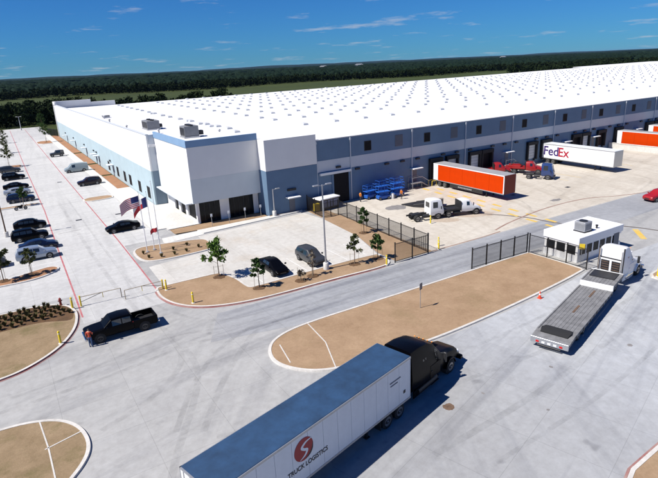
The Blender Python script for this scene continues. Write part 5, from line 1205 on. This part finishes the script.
young_tree(-2.5, 68.2, 3.8, 1.2, 'dark olive young tree at the left edge of the parking island', 'leaf_olive', 640, 19)
young_tree(1.9, 109.6, 3.4, .9, 'green young tree on the narrow far parking island', 'leaf_dark', 420, 20)
young_tree(1.6, 163, 5.5, 1.6, 'olive tree on the end island of the far left row', 'leaf_olive', 520, 21)
young_tree(1.9, 196, 5.0, 1.4, 'olive tree farther up the left side of the lane', 'leaf_olive', 420, 22, z=0)
young_tree(2.2, 228, 5.0, 1.4, 'farthest olive tree on the left side of the lane', 'leaf_olive', 320, 23, z=0)
young_tree(15.2, 217, 6.5, 1.8, 'dark tree on the square mulch island at the far right of the lane', 'leaf_dark', 620, 24)
young_tree(17.4, 252, 8.5, 1.9, 'tall dark tree at the far end of the left facade', 'leaf_dark', 700, 25, z=0, stakes=False)
# shrubs in the mulched half of the island
sheet('mulch_bed', smoothpoly([(-8.6, 57.6), (-3, 57.5), (.2, 57.5), (2.3, 56.3), (2.95, 54.6), (2.9, 52.9), (2.3, 52.2), (0, 53.3), (-3.2, 53.4), (-8.6, 53.2)], True, 5), .106, 'mulch')
def shrub_mesh(seed, r0, h0, n):
    rng = random.Random(seed); mb = MB()
    for _ in range(n):
        a = rng.uniform(0, 6.28); q = r0 * math.sqrt(rng.random()); e = Vector((math.cos(a) * q * 1.3, math.sin(a) * q * 1.3, h0 * rng.uniform(.5, 1.1))); b = Vector((math.cos(a) * q * .3, math.sin(a) * q * .3, 0)); t = Vector((-math.sin(a), math.cos(a), 0)) * .03
        m_ = (b + e) / 2 + Vector((0, 0, .08)); mb.add([b - t, b + t, m_ + t * 1.4, e, m_ - t * 1.4], [(0, 1, 2, 4), (4, 2, 3)])
    return mb
sms = [shrub_mesh(40 + i, .22, .48, 60).mesh('blades', 'shrub') for i in range(3)]
rng = random.Random(4); idx = 0
for j in range(6):
    for i in range(13):
        x = -7.4 + i * .85 + (j % 2) * .42 + rng.uniform(-.12, .12); y = 53.9 + j * .68 + rng.uniform(-.1, .1)
        if x > 2.75 - max(0, (y - 54.8)) * .75 or y > 57.3: continue
        idx += 1
        o = thing('shrub', 'low brown green tuft planted in the mulched half of the left island', 'shrub', (x, y, .105), rng.uniform(0, 6), 'tufts in the mulched island'); o.scale = [rng.uniform(.8, 1.25)] * 3
        link('blades', sms[idx % 3], o)
for k, (x, y) in enumerate(((13.2, 65.2), (14.6, 64.6), (16.2, 64.4), (17.8, 64.6), (19.6, 65.2), (13.0, 67.2), (16.6, 66.4), (18.6, 67.0))):
    o = thing('shrub', 'small dark tuft on the dirt around the flagpoles', 'shrub', (x, y, .1), k, 'tufts around the flagpoles'); link('blades', sms[k % 3], o)

# ------------------------------------------------------------------ woods, hills, far houses
def ico(sub):
    bm = bmesh.new(); bmesh.ops.create_icosphere(bm, subdivisions=sub, radius=1); bm.verts.index_update()
    v = np.array([p.co[:] for p in bm.verts]); f = np.array([[q.index for q in p.verts] for p in bm.faces]); bm.free(); return v, f
def joined(name, V, F, mat, parent=None, smooth=False):
    me = bpy.data.meshes.new(name); me.vertices.add(len(V)); me.vertices.foreach_set('co', V.astype(np.float32).ravel())
    k = F.shape[1]; me.loops.add(F.size); me.loops.foreach_set('vertex_index', F.astype(np.int32).ravel()); me.polygons.add(len(F)); me.polygons.foreach_set('loop_start', np.arange(0, F.size, k, dtype=np.int32)); me.polygons.foreach_set('loop_total', np.full(len(F), k, dtype=np.int32))
    me.materials.append(M[mat]); me.update(calc_edges=True); me.validate()
    return link(name, me, parent)
def wood_lumps(name, pts, hmin, hmax, sub, mat, seed, wide=.75):
    rs = np.random.RandomState(seed); v, f = ico(sub); Vs = []; Fs = []; o = 0
    for (x, y) in pts:
        h = rs.uniform(hmin, hmax); jit = 1 + rs.uniform(-.28, .28, len(v)); wv = h * wide * rs.uniform(.5, .8)
        q = v * jit[:, None]; q = q * np.array([wv, wv, h * .52]) + np.array([x, y, h * .48]); Vs.append(q); Fs.append(f + o); o += len(v)
    ob = joined(name, np.vstack(Vs), np.vstack(Fs), mat); tag(ob, kind='stuff'); return ob
def leafy_wood(name, pts, hmin, hmax, nleaf, mat, seed, size=.55):
    """crowns as clouds of leaf clumps: lobes on a rough ellipsoid, each with many small faces"""
    rs = np.random.RandomState(seed); C = []
    for (x, y) in pts:
        h = rs.uniform(hmin, hmax); nl = 9; w_ = h * .38
        lob = rs.normal(size=(nl, 3)); lob /= np.linalg.norm(lob, axis=1)[:, None]; lob = lob * np.array([w_, w_, h * .34]) * rs.uniform(.55, 1, (nl, 1)) + np.array([x, y, h * .6])
        k = rs.randint(0, nl, nleaf); d = rs.normal(size=(nleaf, 3)); d /= np.linalg.norm(d, axis=1)[:, None]
        p = lob[k] + d * (h * .17) * rs.uniform(.4, 1, (nleaf, 1)); low = rs.random(nleaf) < .12; p[low, 2] *= rs.random(low.sum()); C.append(p)
    C = np.vstack(C); n = len(C); a = rs.normal(size=(n, 3)); a /= np.linalg.norm(a, axis=1)[:, None]; t = np.cross(a, rs.normal(size=(n, 3))); t /= np.linalg.norm(t, axis=1)[:, None]; b = np.cross(a, t); s = (size * rs.uniform(.6, 1.4, n))[:, None]
    V = np.stack([C - t * s, C + b * s * .7, C + t * s, C - b * s * .7], 1).reshape(-1, 3); F = np.arange(4 * n).reshape(-1, 4)
    ob = joined(name, V, F, mat); tag(ob, kind='stuff'); return ob
rs = np.random.RandomState(3)
def scatter(x0, x1, y0, y1, step, cond=lambda x, y: True):
    o = []
    for y in np.arange(y0, y1, step):
        for x in np.arange(x0, x1, step):
            px, py = x + rs.uniform(-.5, .5) * step, y + rs.uniform(-.5, .5) * step
            if cond(px, py): o.append((px, py))
    return o
# tree belt behind the car park and the building's far corner
leafy_wood('tree_belt', scatter(-110, 42, 301, 345, 6.0, lambda x, y: not (8 < x < 14 and y < 306)) + scatter(42, 130, 318, 338, 7), 7.5, 11.5, 420, 'wood_near', 5)
tag(MB().add([(-130, 293, -.02), (40, 293, -.02), (40, 340, -.02), (-130, 340, -.02)], [(0, 1, 2, 3)]).build('verge', 'field'), kind='structure')
# wood beyond the field
def in_view(x, y): return -0.10 * y - 60 < x < y * 2.3 + 100
def edge(x): return 690 - .16 * max(0, x - 60) + 25 * math.sin(x * .021)
leafy_wood('wood_edge', scatter(-150, 1000, 440, 800, 9, lambda x, y: in_view(x, y) and edge(x) < y < edge(x) + 45), 8, 12, 200, 'wood_near', 8, .8)
wood_lumps('wood', scatter(-250, 2200, 440, 1500, 12.5, lambda x, y: in_view(x, y) and y > edge(min(x, 1000)) + 40 and not (60 < x < 330 and 760 < y < 790)), 8, 13, 2, 'wood_far', 9)
leafy_wood('side_wood', scatter(520, 1100, 330, 460, 11, lambda x, y: x > 520), 8, 12, 160, 'wood_near', 10, .9)
wood_lumps('far_wood', scatter(-500, 7000, 1500, 3600, 30, lambda x, y: in_view(x, y)), 10, 17, 1, 'wood_far', 12, 2.2)
def hill(name, y0, h, seed, x0, x1, depth, base=0):
    rs2 = np.random.RandomState(seed); nx, ny = 160, 10; V = []; ph = rs2.uniform(0, 6, 5)
    for j in range(ny):
        t = j / (ny - 1)
        for i in range(nx):
            x = x0 + (x1 - x0) * i / (nx - 1); prof = math.sin(math.pi * min(1, t * .9 + .02)) ** .8
            n_ = .62 + .2 * math.sin(x * .0007 + ph[0]) + .12 * math.sin(x * .0019 + ph[1]) + .06 * math.sin(x * .006 + ph[2]) + .03 * math.sin(x * .017 + ph[3]) + rs2.uniform(-.03, .03)
            V.append((x, y0 - .25 * x * 0 + depth * t + 120 * math.sin(x * .001 + ph[4]), base + h * prof * n_ - (3 if j in (0,) else 0)))
    F = [(j * nx + i, j * nx + i + 1, (j + 1) * nx + i + 1, (j + 1) * nx + i) for j in range(ny - 1) for i in range(nx - 1)]
    o = joined(name, np.array(V), np.array(F), 'hill_green'); tag(o, kind='structure')
hill('hills', 3700, 26, 1, -2500, 12000, 2200); hill('hills', 6200, 40, 2, -3500, 18000, 2600); hill('hills', 9200, 60, 3, -5000, 26000, 3000)
fh = 0
for (x, y, l, wd, h, lab) in ((1010, 1650, 26, 14, 15, 'small pale building far off among the trees, left of centre'), (1210, 1720, 34, 14, 15.5, 'small pale long building far off among the trees, right of centre'), (2300, 1980, 50, 16, 18, 'pale flat building far off in the woods at the right')):
    r = thing('far_building', lab, 'building', (x, y, 0), .4, 'far buildings in the woods')
    MB().box(-l / 2, l / 2, -wd / 2, wd / 2, 0, h).build('wall', 'panel_grey', r)
    MB().loft([[(-l / 2 - 1, -wd / 2 - 1, h), (-l / 2 - 1, wd / 2 + 1, h), (-l / 2 - 1, 0, h + 4)], [(l / 2 + 1, -wd / 2 - 1, h), (l / 2 + 1, wd / 2 + 1, h), (l / 2 + 1, 0, h + 4)]]).build('roof', 'grey_roof', r)

# ------------------------------------------------------------------ haze
HAZE = 0.000014
if HAZE:
    hm_ = bpy.data.materials.new('haze_air'); hm_.use_nodes = True; t = hm_.node_tree; t.nodes.clear(); oo = t.nodes.new('ShaderNodeOutputMaterial'); pv = t.nodes.new('ShaderNodeVolumePrincipled')
    pv.inputs['Color'].default_value = (.42, .66, 1.0, 1); pv.inputs['Density'].default_value = HAZE; pv.inputs['Anisotropy'].default_value = .2; t.links.new(pv.outputs[0], oo.inputs['Volume'])
    me = MB().box(-17000, 27500, -3500, 21000, -4.5, 75).mesh('haze', hm_); tag(link('haze', me), kind='stuff')
